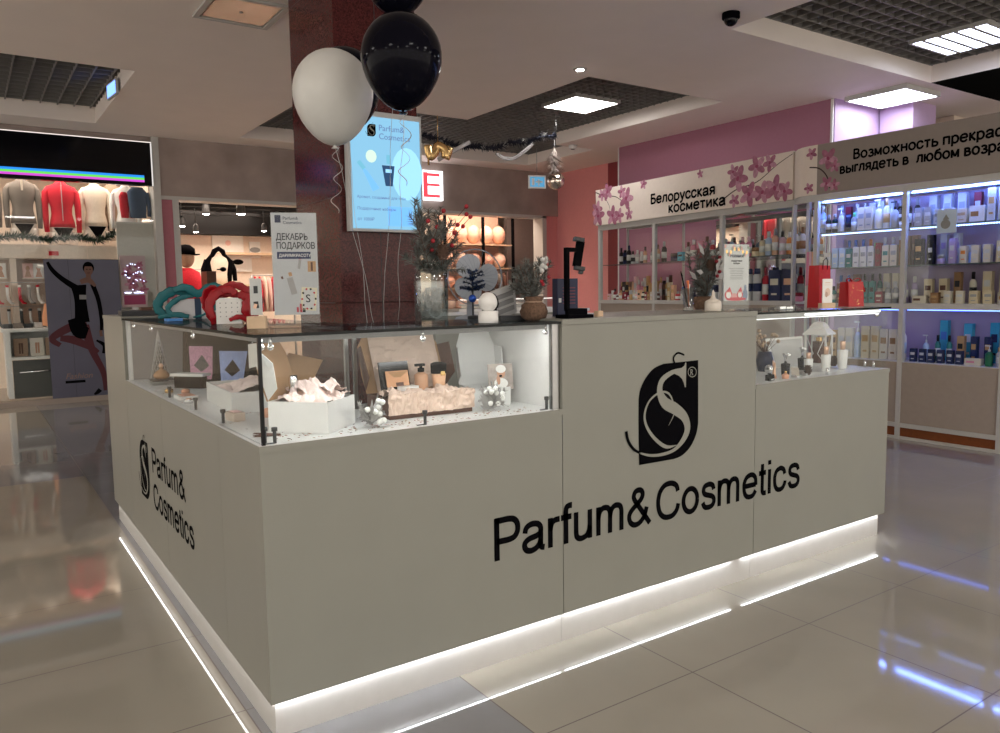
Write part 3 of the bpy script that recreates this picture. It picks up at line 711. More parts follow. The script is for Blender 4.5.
# --- black phone holder stand
t = thing('phone_stand', 'black upright phone stand with tilted phone holder', 'stand', (1.095,.06,ZT+.0005))
b = B().prism([(-.055,-.04,0),(.055,-.04,0),(.045,.04,0),(-.045,.04,0)], (0,0,.012)); b.prism([(-.04,-.02,.012),(.045,-.02,.012),(.02,.02,.012),(-.02,.02,.012)], (0,0,.02)); b.make('base', BLACK, t)
p = V((-.028,0,.03)); B().cbox((-.028,0,.13), (.014,.014,.21)).make('post', BLACK, t)
B().cbox((-.012,0,.228), (.045,.012,.014)).make('arm', BLACK, t)
R_ = Matrix.Rotation(math.radians(12), 3, 'Y')@Matrix.Rotation(math.radians(-25), 3, 'Z')
o = B().cbox((.024,0,.215), (.026,.018,.085), R_).make('holder', BLACK, t)
B().cbox((.024,-.001,.262), (.034,.026,.012), R_).cbox((.026,-.001,.166), (.034,.026,.012), R_).cbox((.032,-.002,.155), (.012,.02,.014), R_).make('clamp_jaw', DGREY, o)
# --- dark navy carton with printed lines
t = thing('navy_carton', 'dark navy carton standing behind the phone stand', 'box', (1.19,.22,ZT+.0005), math.radians(-12))
B().bbox(-.042,.042,-.02,.02,0,.135,.002).make('carton', NAVY, t)
b = B()
for k in range(6): b.box(-.02, .03, -.0212, -.0202, .045+k*.011, .049+k*.011)
b.make('printed_lines', mat('dull_red_print', (.12,.03,.05), .5), t)
B().box(-.036,-.026,-.0214,-.0202,.05,.065).make('small_label', LGREY, t)
tag(B().bbox(-.013,.013,-.013,.013,0,.02).make('wooden_block', WOOD, loc=(1.235,.09,ZT+.0005)), 'tiny wooden block at the foot of the navy carton', 'block')
# --- middle of tall top: brush cup, dried bouquet, house, santa card
t = thing('brush_cup', 'clear tapered cup with makeup brushes on the white counter top', 'cup', (aty(688,309,.25).x,.25,ZT+.0005)); t.scale = (1.25,)*3
B().lathe([(.016,0),(.018,.004),(.014,.012),(.024,.075),(.022,.075),(.012,.014),(.001,.014)], 18).make('cup', glassmat('cup_plastic', (.8,.82,.84), .1, haze=.12), t)
b = B(); b.tube([(0,0,.014),(-.03,0,.115)], .0022, 6).tube([(-.03,0,.115),(-.036,0,.13)], [.003,.0015], 6); b.make('black_brush', BLACK, t)
B().tube([(.003,0,.014),(.0,0,.085),(-.003,0,.1)], [.0025,.003,.005], 6).make('orange_brush', mat('brush_orange', (.85,.22,.08), .5), t)
B().tube([(.006,.003,.014),(.01,.003,.088)], .002, 6).make('white_brush', WHITE, t)
t = thing('dried_arrangement', 'brown and frosted dried flower arrangement in a dark pot beside the brush cup', 'plant', (aty(704,309,.35).x,.35,ZT+.0005)); t.scale = (1.4,1.2,1.25)
b = B().lathe([(.028,0),(.036,.012),(.038,.035),(.034,.045),(.001,.046)], 14); b.make('pot', BURLAP, t)
b = B()
for k in range(34):
    a = random.random()*6.3; r = random.uniform(.01,.075); e = V((math.cos(a)*r, math.sin(a)*r*.6, random.uniform(.1,.25)-r*.6)); twig(b, (0,0,.04), e, 34, .03, bend=.015)
b.make('twigs', [PINE, BROWN], t)
b = B()
for k in range(16):
    a = random.random()*6.3; q = V((math.cos(a)*.045, -.02+math.sin(a)*.03, random.uniform(.07,.2))); d = V((math.cos(a)*.05, -.01, random.uniform(-.01,.05))); s = d.cross(V((0,1,0))).normalized()*.009
    b.add([q, q+d*.4+s, q+d, q+d*.4-s], [(0,1,2,3)], 0)
b.make('frosted_leaves', FROST, t)
b = B()
berries(t, ((-.005,-.06,.165),(.01,-.06,.13),(.0,-.06,.115),(.075,-.02,.165),(.02,-.05,.18)), mat('berry_dark', (.22,.01,.02), .35))
b.tube([(.0,0,.12),(.04,-.01,.15),(.075,-.02,.165)], .0018, 5); b.make('berry_stem', BROWN, t)
b = B(); cone(b, (0,-.03,.15), .02); b.make('cone', CONE, t)
t = thing('white_candle_holder', 'small white lidded jar with a tapering spire on the counter top', 'jar', (aty(713,309,.14).x,.14,ZT+.0005))
B().lathe([(.031,0),(.033,.003),(.033,.034),(.031,.036)], 20).make('base', IVORY, t)
B().lathe([(.033,.0365),(.03,.041),(.012,.05),(.007,.06),(.005,.078),(.001,.086)], 20).make('lid', IVORY, t)
# --- winter card stand
def poster_stand(name, label, A, Bp, z0, z1, lean, M_body):
    """upright acrylic sheet from A to Bp (xy); returns (thing, O, X, Y, w, h)"""
    A = V((A[0],A[1],z0)); Q = V((Bp[0],Bp[1],z0)); X = (Q-A).normalized(); w = (Q-A).length; N = X.cross(V((0,0,1)))
    t = thing(name, label, 'sign stand', ((A+Q)/2))
    return t, X, w, N
t_card = t = thing('card_stand', 'white winter promo card with painted Santas in an acrylic stand', 'sign stand', (aty(736,309,.12).x,.12,ZT+.0005), math.radians(-6))
B().box(-.05,.05,-.025,.035,0,.003).box(-.05,.05,-.002,.0,.003,.19).box(-.05,.05,.003,.005,.003,.19).make('acrylic_stand', GLASS, t)
cd = B().box(-.048,.048,.0002,.0028,.028,.189).make('card', mat('card_white', (.6,.6,.61), .5), t)
X, Yv = V((1,0,0)), V((0,0,1)); O = V((-.048,.0001,.028)); T = lambda x, z, k=.0004: frameM(O+X*x+Yv*z+V((0,-k,0)), X, Yv)
text('print_title', 'Новинки', .014, T(.048,.124), NAVY, cd, align='CENTER', xs=.9)
text('print_line', 'подарочные\nнаборы', .007, T(.048,.112), DGREY, cd, align='CENTER')
b = B()
for k in range(7): w_ = random.uniform(.02,.033); b.box(-w_, w_, -.0006, -.0003, .072+k*.005+.028-.01, .0732+k*.005+.028-.01)
b.make('print_text', MGREY, cd)
b = B()
for k in range(18):
    x = -.044+.088*k/17; z = .189-.006-.03*abs(math.sin(k*.55))*(.3+abs(k-8.5)/8.5)*.8; b.prism([(x+.004*math.cos(a), -.0006, z+.006*math.sin(a)) for a in [j*PI/4 for j in range(8)]], (0,.0003,0), k % 3)
b.make('print_garland', [mat('print_pink', (.7,.4,.38), .5), GOLD, mat('print_green', (.3,.36,.3), .5)], cd)
b = B()
def disc(b, x, z, rx, rz, mi, y=-.0006, n=10): b.prism([(x+rx*math.cos(2*PI*j/n), y, z+rz*math.sin(2*PI*j/n)) for j in range(n)], (0,.0003,0), mi)
for (x, s) in ((-.03,1.1),(.014,.9)):
    disc(b, x, .045, .014*s, .012*s, 0, -.0005); disc(b, x, .05, .009*s, .009*s, 1, -.0008); disc(b, x, .044, .009*s, .008*s, 2, -.0011)
    b.prism([(x-.01*s,-.0011,.054),(x+.01*s,-.0011,.054),(x+.004*s,-.0011,.068)], (0,.0003,0), 0)
disc(b, -.008, .04, .012, .01, 3); disc(b, .035, .045, .01, .018, 4, -.0005); disc(b, .035,.066,.005,.008,4,-.0005); disc(b, 0, .033, .04, .005, 0, -.0009)
b.make('print_winter_figures', [mat('print_red', (.6,.12,.14), .5), mat('print_skin', (.75,.5,.42), .5), WHITE, mat('print_rose', (.75,.4,.4), .5), mat('print_blue', (.25,.3,.4), .5)], cd)
t.scale = (1.42,1,1.42)
def ux(u, y): return aty(u, 340, y).x
# --- items on right glass top
def gift_bag(name, label, loc, rz, w, d, h, handles=True):
    t = thing(name, label, 'gift bag', loc, rz)
    b = B(); k = .97
    vs = [(-w/2,-d/2,0),(w/2,-d/2,0),(w/2,d/2,0),(-w/2,d/2,0),(-w/2*k,-d/2*.8,h),(w/2*k,-d/2*.8,h),(w/2*k,d/2*.8,h),(-w/2*k,d/2*.8,h),(-w/2*.93,0,h),(w/2*.93,0,h)]
    b.add(vs, [(0,1,2,3)[::-1],(0,1,5,4),(2,3,7,6),(1,2,9),(1,9,5),(2,6,9),(3,0,8),(0,4,8),(3,8,7)])
    o = b.make('bag_body', mat('bag_red', (.42,.008,.012), .3), t)
    b = B()
    for i in range(26):
        x = random.uniform(-w*.42,w*.42); z = random.uniform(.05*h,.9*h); yy = -d/2*(1-.2*z/h)-.0006; l = random.uniform(.003,.009)
        b.prism([(x,yy,z),(x+l,yy,z+l*.3),(x+l*.8,yy,z+l*.7)], (0,.0004,0))
    b.make('gold_print', GOLD, o)
    if handles:
        b = B(); b.tube([(-w*.2,-d*.4-.001,h*.9),(-w*.2,-d*.45,h+.02),(0,-d*.5,h+.035),(w*.2,-d*.45,h+.02),(w*.2,-d*.4-.001,h*.9)], .0022, 6)
        b.make('handle', BLACK, t)
    return t
gift_bag('gift_bag', 'tall red gift bag with gold flecks and black handles', (ux(818,.2),.2,TOP), math.radians(8), .115, .06, .195)
t2 = gift_bag('gift_bag', 'small square red gift bag with a red ribbon bow', (ux(850,.17),.17,TOP), math.radians(-8), .10, .06, .118, False); t2.scale = (1.05,1,1)
b = B()
for s in (1, -1):
    pts = [(.0,0,.122),(.03*s,-.01,.135),(.045*s,-.01,.125),(.03*s,-.01,.116),(0,0,.12)]; b.tube(cr(pts, 4), .005, 6, 0, .3)
b.tube([(.04,0,.12),(.06,-.01,.105),(.075,-.01,.07)], .009, 6, 0, .3); b.make('bow', mat('ribbon_red', (.5,.01,.02), .25), t2)
t = thing('display_card', 'white perfume card on a small wooden block in front of red bag', 'sign', (ux(826,.07),.07,TOP), math.radians(-8)); t.scale = (1.3,1,1.25)
B().bbox(-.033,.033,-.014,.014,0,.02).make('wooden_base', WOOD, t)
cd = B().box(-.023,.023,-.002,.002,.0202,.105).make('card', WHITE, t)
b = B(); disc(b, 0, .058, .013, .015, 0, -.0026); disc(b, -.006, .05, .007, .01, 1, -.003); b.box(-.012,.012,-.0028,-.0023,.09,.093).box(-.015,.015,-.0028,-.0023,.083,.0845)
b.make('print', [mat('print_pale', (.7,.55,.45), .5), mat('print_tan', (.5,.35,.28), .5)], cd)
t = thing('acrylic_tray', 'low clear acrylic tray with silver items on the right glass top', 'tray', (ux(783,.14),.14,TOP))
B().box(-.055,.055,-.03,.03,0,.002).box(-.055,.055,-.03,-.028,.002,.02).box(-.055,.055,.028,.03,.002,.02).make('tray', GLASS, t)
B().box(-.045,-.005,-.015,.015,.0022,.014).box(.005,.05,-.012,.012,.0022,.012).make('silver_tins', CHROME, t)

# --- left glass run: poster stand, sample holder, red and teal gifts, tray
PM = mat('poster_grey_paper', (.42,.42,.45), .35)
A = V((.165,.36,TOP)); rz = math.radians(-20)
t = thing('poster_stand', 'tall acrylic stand with a white December gifts poster', 'sign stand', (.235,.335,TOP), rz)
B().box(-.08,.08,-.03,.04,0,.003).box(-.068,.068,-.004,-.002,.003,.345).box(-.068,.068,.003,.005,.003,.345).make('acrylic_stand', GLASS, t)
cd = B().box(-.066,.066,-.0018,.0028,.038,.343).make('poster', PM, t)
O = V((-.066,-.0022,.038)); X = V((1,0,0)); Yv = V((0,0,1))
T = lambda x, z: frameM(O+X*x+Yv*z, X, Yv)
text('print_heading', 'ДЕКАБРЬ\nПОДАРКОВ', .0265, T(.012,.225), mat('print_black', (.03,.03,.035), .5), cd, xs=.78, bold=.0004, space=.95)
text('print_brand', 'Parfum&\nCosmetics', .013, T(.034,.285), NAVY, cd)
B().box(-.055,-.038,-.003,-.0022,.038+.276,.038+.298).make('print_emblem', NAVY, cd)
b = B().box(-.052,.046,-.0028,-.0021,.038+.168,.038+.189); bn = b.make('print_banner', mat('print_navy', (.02,.03,.09), .4), cd)
text('banner_text', 'ДАРИМКРАСОТУ', .0125, frameM((-.047,-.0032,.038+.174), X, Yv), WHITE, bn, xs=.88)
b = B()
def rrect(b, cx, cz, w, h, a, mi, y=-.0026):
    c, s = math.cos(a), math.sin(a); pts = [(cx+x*c-z*s, y, cz+x*s+z*c) for x, z in ((-w/2,-h/2),(w/2,-h/2),(w/2,h/2),(-w/2,h/2))]; b.prism(pts, (0,.0004,0), mi)
rrect(b, .048,.163+.02,.024,.032,0,0); rrect(b,.048,.183,.006,.026,0,1,-.0031)
rrect(b, -.012,.125,.018,.052,.25,2); rrect(b,-.016,.16,.01,.012,.25,0); rrect(b,.012,.19,.008,.028,-.15,2); rrect(b,.014,.208,.006,.006,0,3)
rrect(b, .036,.085,.046,.07,-.08,4); rrect(b,.036,.085,.034,.058,-.08,5,-.0031)
for k in range(10): rrect(b, .036+.02*math.cos(k*.63), .085+.031*math.sin(k*.63), .005,.006,k, 3 if k % 2 else 6, -.0034)
rrect(b, .012,.058,.007,.026,0,3); rrect(b,.021,.056,.008,.022,0,6); rrect(b,.002,.053,.006,.015,0,3); rrect(b,-.04,.15,.006,.008,.4,1)
b.make('print_pictures', [KRAFT, BROWN, mat('print_outline', (.3,.29,.29), .5), mat('print_red2', (.45,.03,.05), .5), mat('print_cream', (.6,.55,.4), .5), LGREY, BLACK], cd)
text('print_letter', 'S', .034, frameM((.026,-.0036,.075), X, Yv), BLACK, cd)
t = thing('sample_holder', 'narrow acrylic holder with small perfume cards on a wooden block', 'sign stand', (.118,.355,TOP), math.radians(-25))
B().bbox(-.028,.028,-.018,.018,0,.036).make('wooden_base', WOOD, t)
B().box(-.02,.02,-.003,.003,.0365,.15).make('acrylic_sleeve', GLASS, t)
cd = B().box(-.017,.017,-.0012,.0012,.04,.148).make('card', LGREY, t)
b = B(); rrect(b, 0,.07,.014,.02,.1,0,-.0035); rrect(b,-.003,.066,.009,.014,-.3,1,-.0039); rrect(b,0,.115,.012,.022,0,0,-.0035); b.make('print', [DGREY, COPPER], cd)
# red gift
RIB = mat('red_ribbon_satin', (.3,.004,.01), .3, noise=.15)
t = thing('gift_box', 'small white dotted gift box with an oversized red satin bow', 'gift box', (.175,.85,TOP), math.radians(-18)); t.scale = (.86,)*3
B().bbox(-.05,.05,-.05,.04,0,.105,.002).make('box', WHITE, t)
b = B()
for i in range(4):
    for j in range(4): disc(b, -.033+i*.022, .03+j*.018, .0025, .0025, 0, -.0507, 6)
b.make('dot_print', MGREY, t)
b = B()
for path, w_ in (([(-.055,-.02,.0),(-.075,-.03,.05),(-.085,-.02,.10),(-.06,-.03,.14),(-.02,-.04,.115)], .034), ([(-.06,-.055,.02),(-.075,-.055,.07),(-.05,-.05,.12),(0,-.04,.14),(.03,-.04,.12)], .028), ([(.04,-.055,.12),(.075,-.055,.10),(.07,-.06,.05),(.09,-.05,.02)], .032), ([(-.03,-.03,.12),(.0,-.03,.155),(.05,-.02,.15),(.08,-.01,.12),(.06,-.01,.10)], .022), ([(.05,0,.11),(.09,.0,.13),(.11,-.01,.09),(.09,-.02,.03),(.06,-.03,.005)], .036), ([(.0,-.06,.015),(.04,-.06,.028),(.08,-.05,.012),(.1,-.04,.006)], .016), ([(-.045,0,.11),(.0,.0,.122),(.055,.0,.112)], .02)):
    q = cr(path, 5); b.tube(q, [w_*.72*(.55+.45*math.sin(PI*i/len(q))+.12*math.sin(i*2.1)) for i in range(len(q))], 8, 0, 1, .1)
b.make('ribbon', RIB, t)
t = thing('gift_box', 'wide white gift box tied with a teal satin ribbon', 'gift box', (.25,1.60,TOP), math.radians(-14)); t.scale = (.82,)*3
B().bbox(-.14,.15,-.05,.05,0,.105,.002).make('box', mat('box_grey_white', (.48,.48,.5), .45), t)
B().box(-.02,.012,-.0512,.0512,-.0,.1065).make('band', mat('band_navy', (.01,.03,.07), .4), t)
b = B()
for path, w_ in (([(-.15,-.055,.01),(-.2,-.06,.06),(-.17,-.06,.12),(-.1,-.05,.15),(-.02,-.04,.125)], .036), ([(0,-.04,.13),(.06,-.04,.165),(.11,-.04,.15),(.1,-.05,.09),(.06,-.058,.05)], .036), ([(-.12,-.07,.15),(-.06,-.075,.165),(0,-.07,.13),(.05,-.07,.155)], .03), ([(-.02,-.06,.12),(-.09,-.065,.11),(-.15,-.07,.06),(-.13,-.07,.02)], .02), ([(-.2,-.06,.012),(-.12,-.07,.025),(-.05,-.07,.012)], .02), ([(.06,-.058,.05),(.02,-.07,.02),(-.03,-.075,.008)], .008)):
    q = cr(path, 5); b.tube(q, [w_*.72*(.55+.45*math.sin(PI*i/len(q))+.12*math.sin(i*2.1)) for i in range(len(q))], 8, 0, 1, .1)
b.make('ribbon', TEAL, t)
t = thing('small_tray', 'dark flat tray of small items on the far left cabinet', 'tray', (.14,2.25,ZT+.0005))
b = B(); b.prism([(-.12,-.12,.004),(.22,-.1,.004),(.2,.1,.004),(-.1,.12,.004)], (0,0,.02)); b.prism([(-.12,-.12,0),(.22,-.1,0),(.2,.1,0),(-.1,.12,0)], (0,0,.004)); b.make('tray', DGREY, t)
B().sphere((.06,-.02,.045), .022, 0, 8, (1.2,1,.9)).box(-.02,.03,-.05,0,.0245,.04).make('trinkets', BROWN, t)
tag(B().bbox(-.03,.03,-.03,.03,0,.01).make('charging_dock', BLUE, loc=(.09,1.35,TOP)), 'small flat blue gadget in front of the teal gift', 'gadget')
# ================================================================== INSIDE THE SHOWCASES
D = ZL+.0006
def mailer(name, label, loc, rz, w, d, h, lidh, mo, mi_, lean=12, flaps=True):
    t = thing(name, label, 'box', loc, rz); th = .003
    b = B().box(-w/2,w/2,-d/2,d/2,0,th).box(-w/2,w/2,-d/2,-d/2+th,th,h).box(-w/2,-w/2+th,-d/2+th,d/2-th,th,h).box(w/2-th,w/2,-d/2+th,d/2-th,th,h).box(-w/2,w/2,d/2-th,d/2,th,h)
    b.make('tray', mo, t)
    a = math.radians(lean); c, s = math.cos(a), math.sin(a)
    def L(x, z, k=0): return V((x, d/2+z*s+k*c, h+z*c-k*s))
    cut = w*.12
    pts = [L(-w/2,0),L(w/2,0),L(w/2+.004,lidh*.3),L(w/2,lidh*.75),L(w/2-cut,lidh),L(-w/2+cut,lidh),L(-w/2,lidh*.75),L(-w/2-.004,lidh*.3)]
    o = B().prism(pts, V((0,c,-s))*.003).make('lid', mi_, t)
    if flaps:
        for sg in (-1, 1):
            x = sg*w/2; q = [L(x,.01), L(x,lidh*.72), L(x+sg*.01,lidh*.66,-.05), L(x+sg*.006,.03,-.055)]
            B().prism(q, V((sg*.0025,0,0))).make('side_flap', mo, o)
    return t
# box 1: white outside, brown inside, pink tissue
t = mailer('mailer_box', 'white mailer box with brown lid raised and pink tissue, nearest the glass corner', (.216,.187,D), math.radians(42), .178, .184, .088, .17, DECK, KRAFT, 16, False)
o = t.children[1]
B().prism([(-.09,.09,.09),(-.10,.055,.125),(-.135,.045,.2),(-.16,.07,.235),(-.14,.11,.245),(-.095,.12,.2)], (.0025,0,.001)).make('side_flap', DECK, o)
b = B(); crumple(b, 0, 0, .052, .165, .17, .085, 3.3); b.make('tissue_paper', TISSUEP, t)
b = B(); crumple(b, .03, .0, .07, .11, .14, .10, 8.1, 0, 14); b.make('tissue_paper', TISSUEP, t)
B().lathe([(.012,0),(.013,.04),(.012,.055),(.009,.057)], 12, (-.035,.04,.1)).make('silver_tube', CHROME, t)
# tags taped to the glass corner
b = B(); b.prism([(.024,.14,.99),(.024,.075,1.0),(.024,.05,1.035),(.024,.055,1.062),(.024,.14,1.055)], (.002,0,0)); tag(b.make('paper_tab', DECK), 'white rounded paper tab hanging inside the glass near the corner', 'tag')
# box 2: kraft box with draped tissue and products
t = mailer('gift_set_box', 'kraft gift box lined with tan tissue holding a card and two bottles', (.60,.245,D), math.radians(-2), .225, .15, .055, .19, BROWN, KRAFT, 24, True); t.scale = (1.3,1.15,1.15)
def drape(u, v):
    x = (u-.5)*.225; y = -.08+v*.17
    fold = .018*nz((u*6, v*4, .3))+.012*nz((u*15, v*9, 2))+.006*nz((u*34, v*22, 4))
    if v < .3: return V((x*(1.04), -.078-.016*abs(nz((u*8,v*5,5)))-.01*abs(nz((u*22,v*11,7))), .012+.055*v/.3+.5*fold*v/.3))
    if v < .45: return V((x, -.08+(v-.3)*.35, .068+fold))
    return V((x*.95, -.03+(v-.45)*.17, .062-.02*(v-.45)+1.4*fold))
b = B(); b.grid(drape, 60, 44, 0, False); b.make('tissue_paper', TISSUE, t)
def backp(u, v): return V(((u-.45)*.19, .07+.07*v+.006*nz((u*6,v*6,9)), .06+v*.165+.008*nz((u*12,v*12,4))-.06*max(0,u-.8)))
b = B(); b.grid(backp, 20, 20, 0, False); b.make('tissue_sheet', TISSUE, t)
o = B().cbox((-.055,.03,.105), (.078,.008,.08), Matrix.Rotation(math.radians(-15), 3, 'X')).make('black_card_box', BLACKG, t)
R_ = Matrix.Rotation(math.radians(-15), 3, 'X')
b = B().cbox((-.052,.018,.098), (.06,.004,.045), R_); k = b.make('kraft_envelope', mat('kraft_orange', (.62,.33,.18), .6), o)
b = B(); b.prism([(-.079,.0145,.118),(-.025,.0145,.118),(-.052,.0195,.095)], (0,-.0008,0)); b.make('flap', KRAFT, k)
B().cbox((-.048,.012,.083), (.02,.003,.01), R_).make('seal', BROWN, k)
B().cbox((-.033,-.005,.072), (.045,.03,.012), Matrix.Rotation(.3, 3, 'Z')).make('white_card_box', WHITE, t)
def pump(par, x, y, z, h, body, capm):
    o = B().lathe([(.016,0),(.018,.005),(.018,h*.6),(.008,h*.7)], 14, (x,y,z)).make('bottle', body, par)
    b = B().lathe([(.007,h*.7),(.009,h*.72),(.009,h*.85),(.004,h*.86),(.004,h*.95)], 10, (x,y,z)); b.cbox((x-.004,y-.002,z+h*.97), (.026,.009,.007)); b.make('pump', capm, o)
pump(t, .012, .015, .06, .075, mat('amber_skin', (.5,.28,.17), .35), BLACK)
o = B().lathe([(.013,0),(.016,.006),(.02,.05)], 14, (.062,.015,.062)).make('tube', mat('peach_tube', (.75,.45,.28), .4), t)
B().lathe([(.0205,.0),(.021,.028),(.012,.032)], 14, (.062,.015,.105)).make('cap', BLACK, o)
B().box(.058,.07,-.0066,-.0055,.1,.112).make('mark', GOLD, o)
# box 3: white mailer with photo card
t = mailer('mailer_box', 'open white mailer box holding a photo card of a person in white hat', (.872,.275,D), math.radians(-14), .14, .14, .062, .185, DECK, DECK, 10, True)
cd = B().cbox((.015,-.02,.085), (.078,.003,.088), Matrix.Rotation(math.radians(-10), 3, 'X')).make('photo_card', mat('photo_grey_brown', (.38,.33,.3), .5, noise=.25, nscale=40), t)
R_ = Matrix.Rotation(math.radians(-10), 3, 'X'); C0 = V((.015,-.02,.085)); b = B()
def cdisc(b, x, z, rx, rz, mi, k): b.prism([C0+R_@V((x+rx*math.cos(j*PI/7), -.0016-k*.0004, z+rz*math.sin(j*PI/7))) for j in range(14)], R_@V((0,.0003,0)), mi)
cdisc(b, .0,-.023,.022,.018,0,1); cdisc(b,.002,.012,.013,.017,1,1); cdisc(b,.002,.026,.016,.014,0,2); cdisc(b,-.008,-.012,.006,.016,1,3); cdisc(b,.0,.002,.005,.004,2,3)
b.make('print', [WHITE, SKIN2, BLACK], cd); cd.scale = (1.15,1,1.0); cd.location = (.022,-.035,.012)
# berry sprigs
def sprig(label, loc, rz):
    t = thing('berry_sprig', label, 'decoration', loc, rz, None); t.scale = (1.35,)*3
    b = B()
    for k in range(15):
        a = random.random()*6.3; e = V((math.cos(a)*.03, math.sin(a)*.02, random.uniform(.012,.07))); d = e; s = d.cross(V((0,1,.2))).normalized()*.006
        b.add([(0,0,.004), e*.6+s, e, e*.6-s], [(0,1,2,3)], 0)
    for k in range(8): twig(b, (0,0,.008), (random.uniform(-.045,.045), random.uniform(-.02,.02), random.uniform(.012,.07)), 16, .016, bend=.005, stem=0)
    b.make('silver_leaves', FROST, t)
    b = B()
    for k in range(11): b.sphere((random.uniform(-.024,.024), -.012+random.uniform(-.012,.008), random.uniform(.012,.062)), .0062, 0, 8)
    b.make('white_berries', mat('berry_white', (.85,.85,.83), .3), t)
sprig('white berry sprig with silver leaves leaning on the corner mailer box', (.352,.085,D), .2)
sprig('white berry sprig with dark leaves before the photo card box', (.80,.12,D), -.3)
# dried chips scattered on the deck
b = B()
for k in range(230):
    x = random.uniform(.03,.93); y = random.uniform(.028,.13) if k % 3 else random.uniform(.03,.3)
    if k > 190: x = random.uniform(.03,.2); y = random.uniform(.1,1.6)
    a = random.random()*6; l = random.uniform(.004,.011); z = D+random.random()*.001
    b.prism([(x,y,z),(x+l*math.cos(a),y+l*math.sin(a),z+.001),(x+l*.6*math.cos(a+.9),y+l*.6*math.sin(a+.9),z)], (0,0,.0008), k % 3)
tag(b.make('dried_petals', [BROWN, KRAFT, mat('petal_rust', (.35,.12,.08), .7)]), 'dried brown petals and chips strewn over the white deck', 'dried petals', kind='stuff')
b = B()
for k in range(9):
    a = -.5+k*.12; p = V((.1,.135,D+.001)); b.tube([p, p+V((-.07*math.cos(a), .05*math.sin(a)+.012, .003+.004*math.sin(k)))], [.0035,.001], 5)
tag(b.make('dried_plume', BROWN), 'dark feathery dried plume lying behind the corner glass', 'dried flower')
# left run contents
t = thing('kraft_gift_box', 'low kraft-lined white box with pink tissue in the left glass run', 'box', (.24,.80,D), math.radians(-3))
w_, d_, h_ = .26, .40, .07
B().box(-w_/2,w_/2,-d_/2,d_/2,0,.003).box(-w_/2,-w_/2+.003,-d_/2,d_/2,.003,h_).box(w_/2-.003,w_/2,-d_/2,d_/2,.003,h_).box(-w_/2+.003,w_/2-.003,-d_/2,-d_/2+.003,.003,h_).box(-w_/2+.003,w_/2-.003,d_/2-.003,d_/2,.003,h_).make('tray', DECK, t)
B().prism([(w_/2,-d_/2,h_),(w_/2,d_/2,h_),(w_/2+.05,d_/2,h_+.09),(w_/2+.05,-d_/2,h_+.09)], (.003,0,0)).make('lid', KRAFT, t)
b = B(); crumple(b, 0, .03, .03, w_*.92, d_*.8, .075, 5.5, 0, 24); b.make('tissue_paper', TISSUEP, t)
def bag(label, loc, rz, w, h, front, tri):
    t = thing('coffee_pouch', label, 'pouch', loc, rz)
    b = B(); d = .035
    b.add([(-w/2,-d,0),(w/2,-d,0),(w/2,d,0),(-w/2,d,0),(-w/2*1.08,-.004,h),(w/2*1.08,-.004,h),(w/2*1.08,.004,h),(-w/2*1.08,.004,h)], [(3,2,1,0),(0,1,5,4),(2,3,7,6),(1,2,6,5),(3,0,4,7),(4,5,6,7)]); b.make('pouch', BLACK, t)
    def F(x, z): return V((x, -d+(d-.004)*z/h-.0015, z))
    o = B().prism([F(-w*.27,.02),F(w*.27,.02),F(w*.36,h*.7),F(-w*.36,h*.7)], (0,.001,0)).make('label_panel', front, t)
    B().prism([F(-w*.2,h*.34)+V((0,-.001,0)),F(0,h*.22)+V((0,-.001,0)),F(w*.2,h*.34)+V((0,-.001,0)),F(0,h*.54)+V((0,-.001,0))], (0,.0005,0)).make('diamond_print', tri, o)
bag('black pouch with a glittering pink label in the left showcase', (.27,1.62,D), math.radians(-52), .2, .235, mat('pink_glitter', (.5,.25,.36), .4, noise=.3, nscale=120), DGREY)
bag('black pouch with a pale blue label, right of the pink one', (.33,1.36,D), math.radians(-50), .19, .22, mat('blue_label', (.25,.33,.6), .4, noise=.2), BLACK)
t = thing('black_gift_bag', 'black box with white lettering inside the left showcase', 'box', (.36,1.08,D), math.radians(-90))
B().bbox(-.1,.1,-.03,.03,0,.235,.002).make('carton', BLACK, t)
for i, s_3 in enumerate(('gift', 'for you')): text('lettering', s_3, .034, frameM((-.06,-.0312,.18-.04*i), (1,0,0), (0,0,1)), LGREY, t, shear=.2)
t = thing('white_plinth_tray', 'black block with a white slab carrying the pink-labelled pouch', 'riser', (.17,1.47,D), math.radians(-50))
B().bbox(-.07,.07,-.02,.02,0,.05).make('base', BLACK, t); B().box(-.08,.08,-.028,.028,.0505,.062).make('slab', DECK, t)
# dark lattice cone
t = thing('lattice_cone', 'tall dark wire lattice cone at the far end of the left showcase', 'decoration', (.12,1.83,D)); b = B()
for k in range(14):
    a = 2*PI*k/14
    for s in (1,-1): b.tube([(.045*(1-j/12)*math.cos(a+s*j*.2), .045*(1-j/12)*math.sin(a+s*j*.2), .235*j/12) for j in range(13)], .0011, 4)
b.make('lattice', STEEL, t); B().lathe([(.038,0),(.001,.2)], 14, (0,0,.002)).make('core', DGREY, t)
def flask(label, loc, s=1, m1=GOLD):
    t = thing('perfume_flask', label, 'perfume', loc); B().lathe([(.02*s,0),(.032*s,.008*s),(.034*s,.02*s),(.02*s,.036*s),(.008*s,.042*s),(.008*s,.05*s)], 16).make('flask', m1, t)
    B().lathe([(.007*s,.0505*s),(.011*s,.058*s),(.006*s,.068*s),(.001,.07*s)], 12).make('stopper', COPPER, t)
flask('round amber perfume flask on a clear tray, far end of left showcase', (.10,1.70,D+.0235), 1.0, mat('amber_glass', (.42,.22,.1), .15, .3))
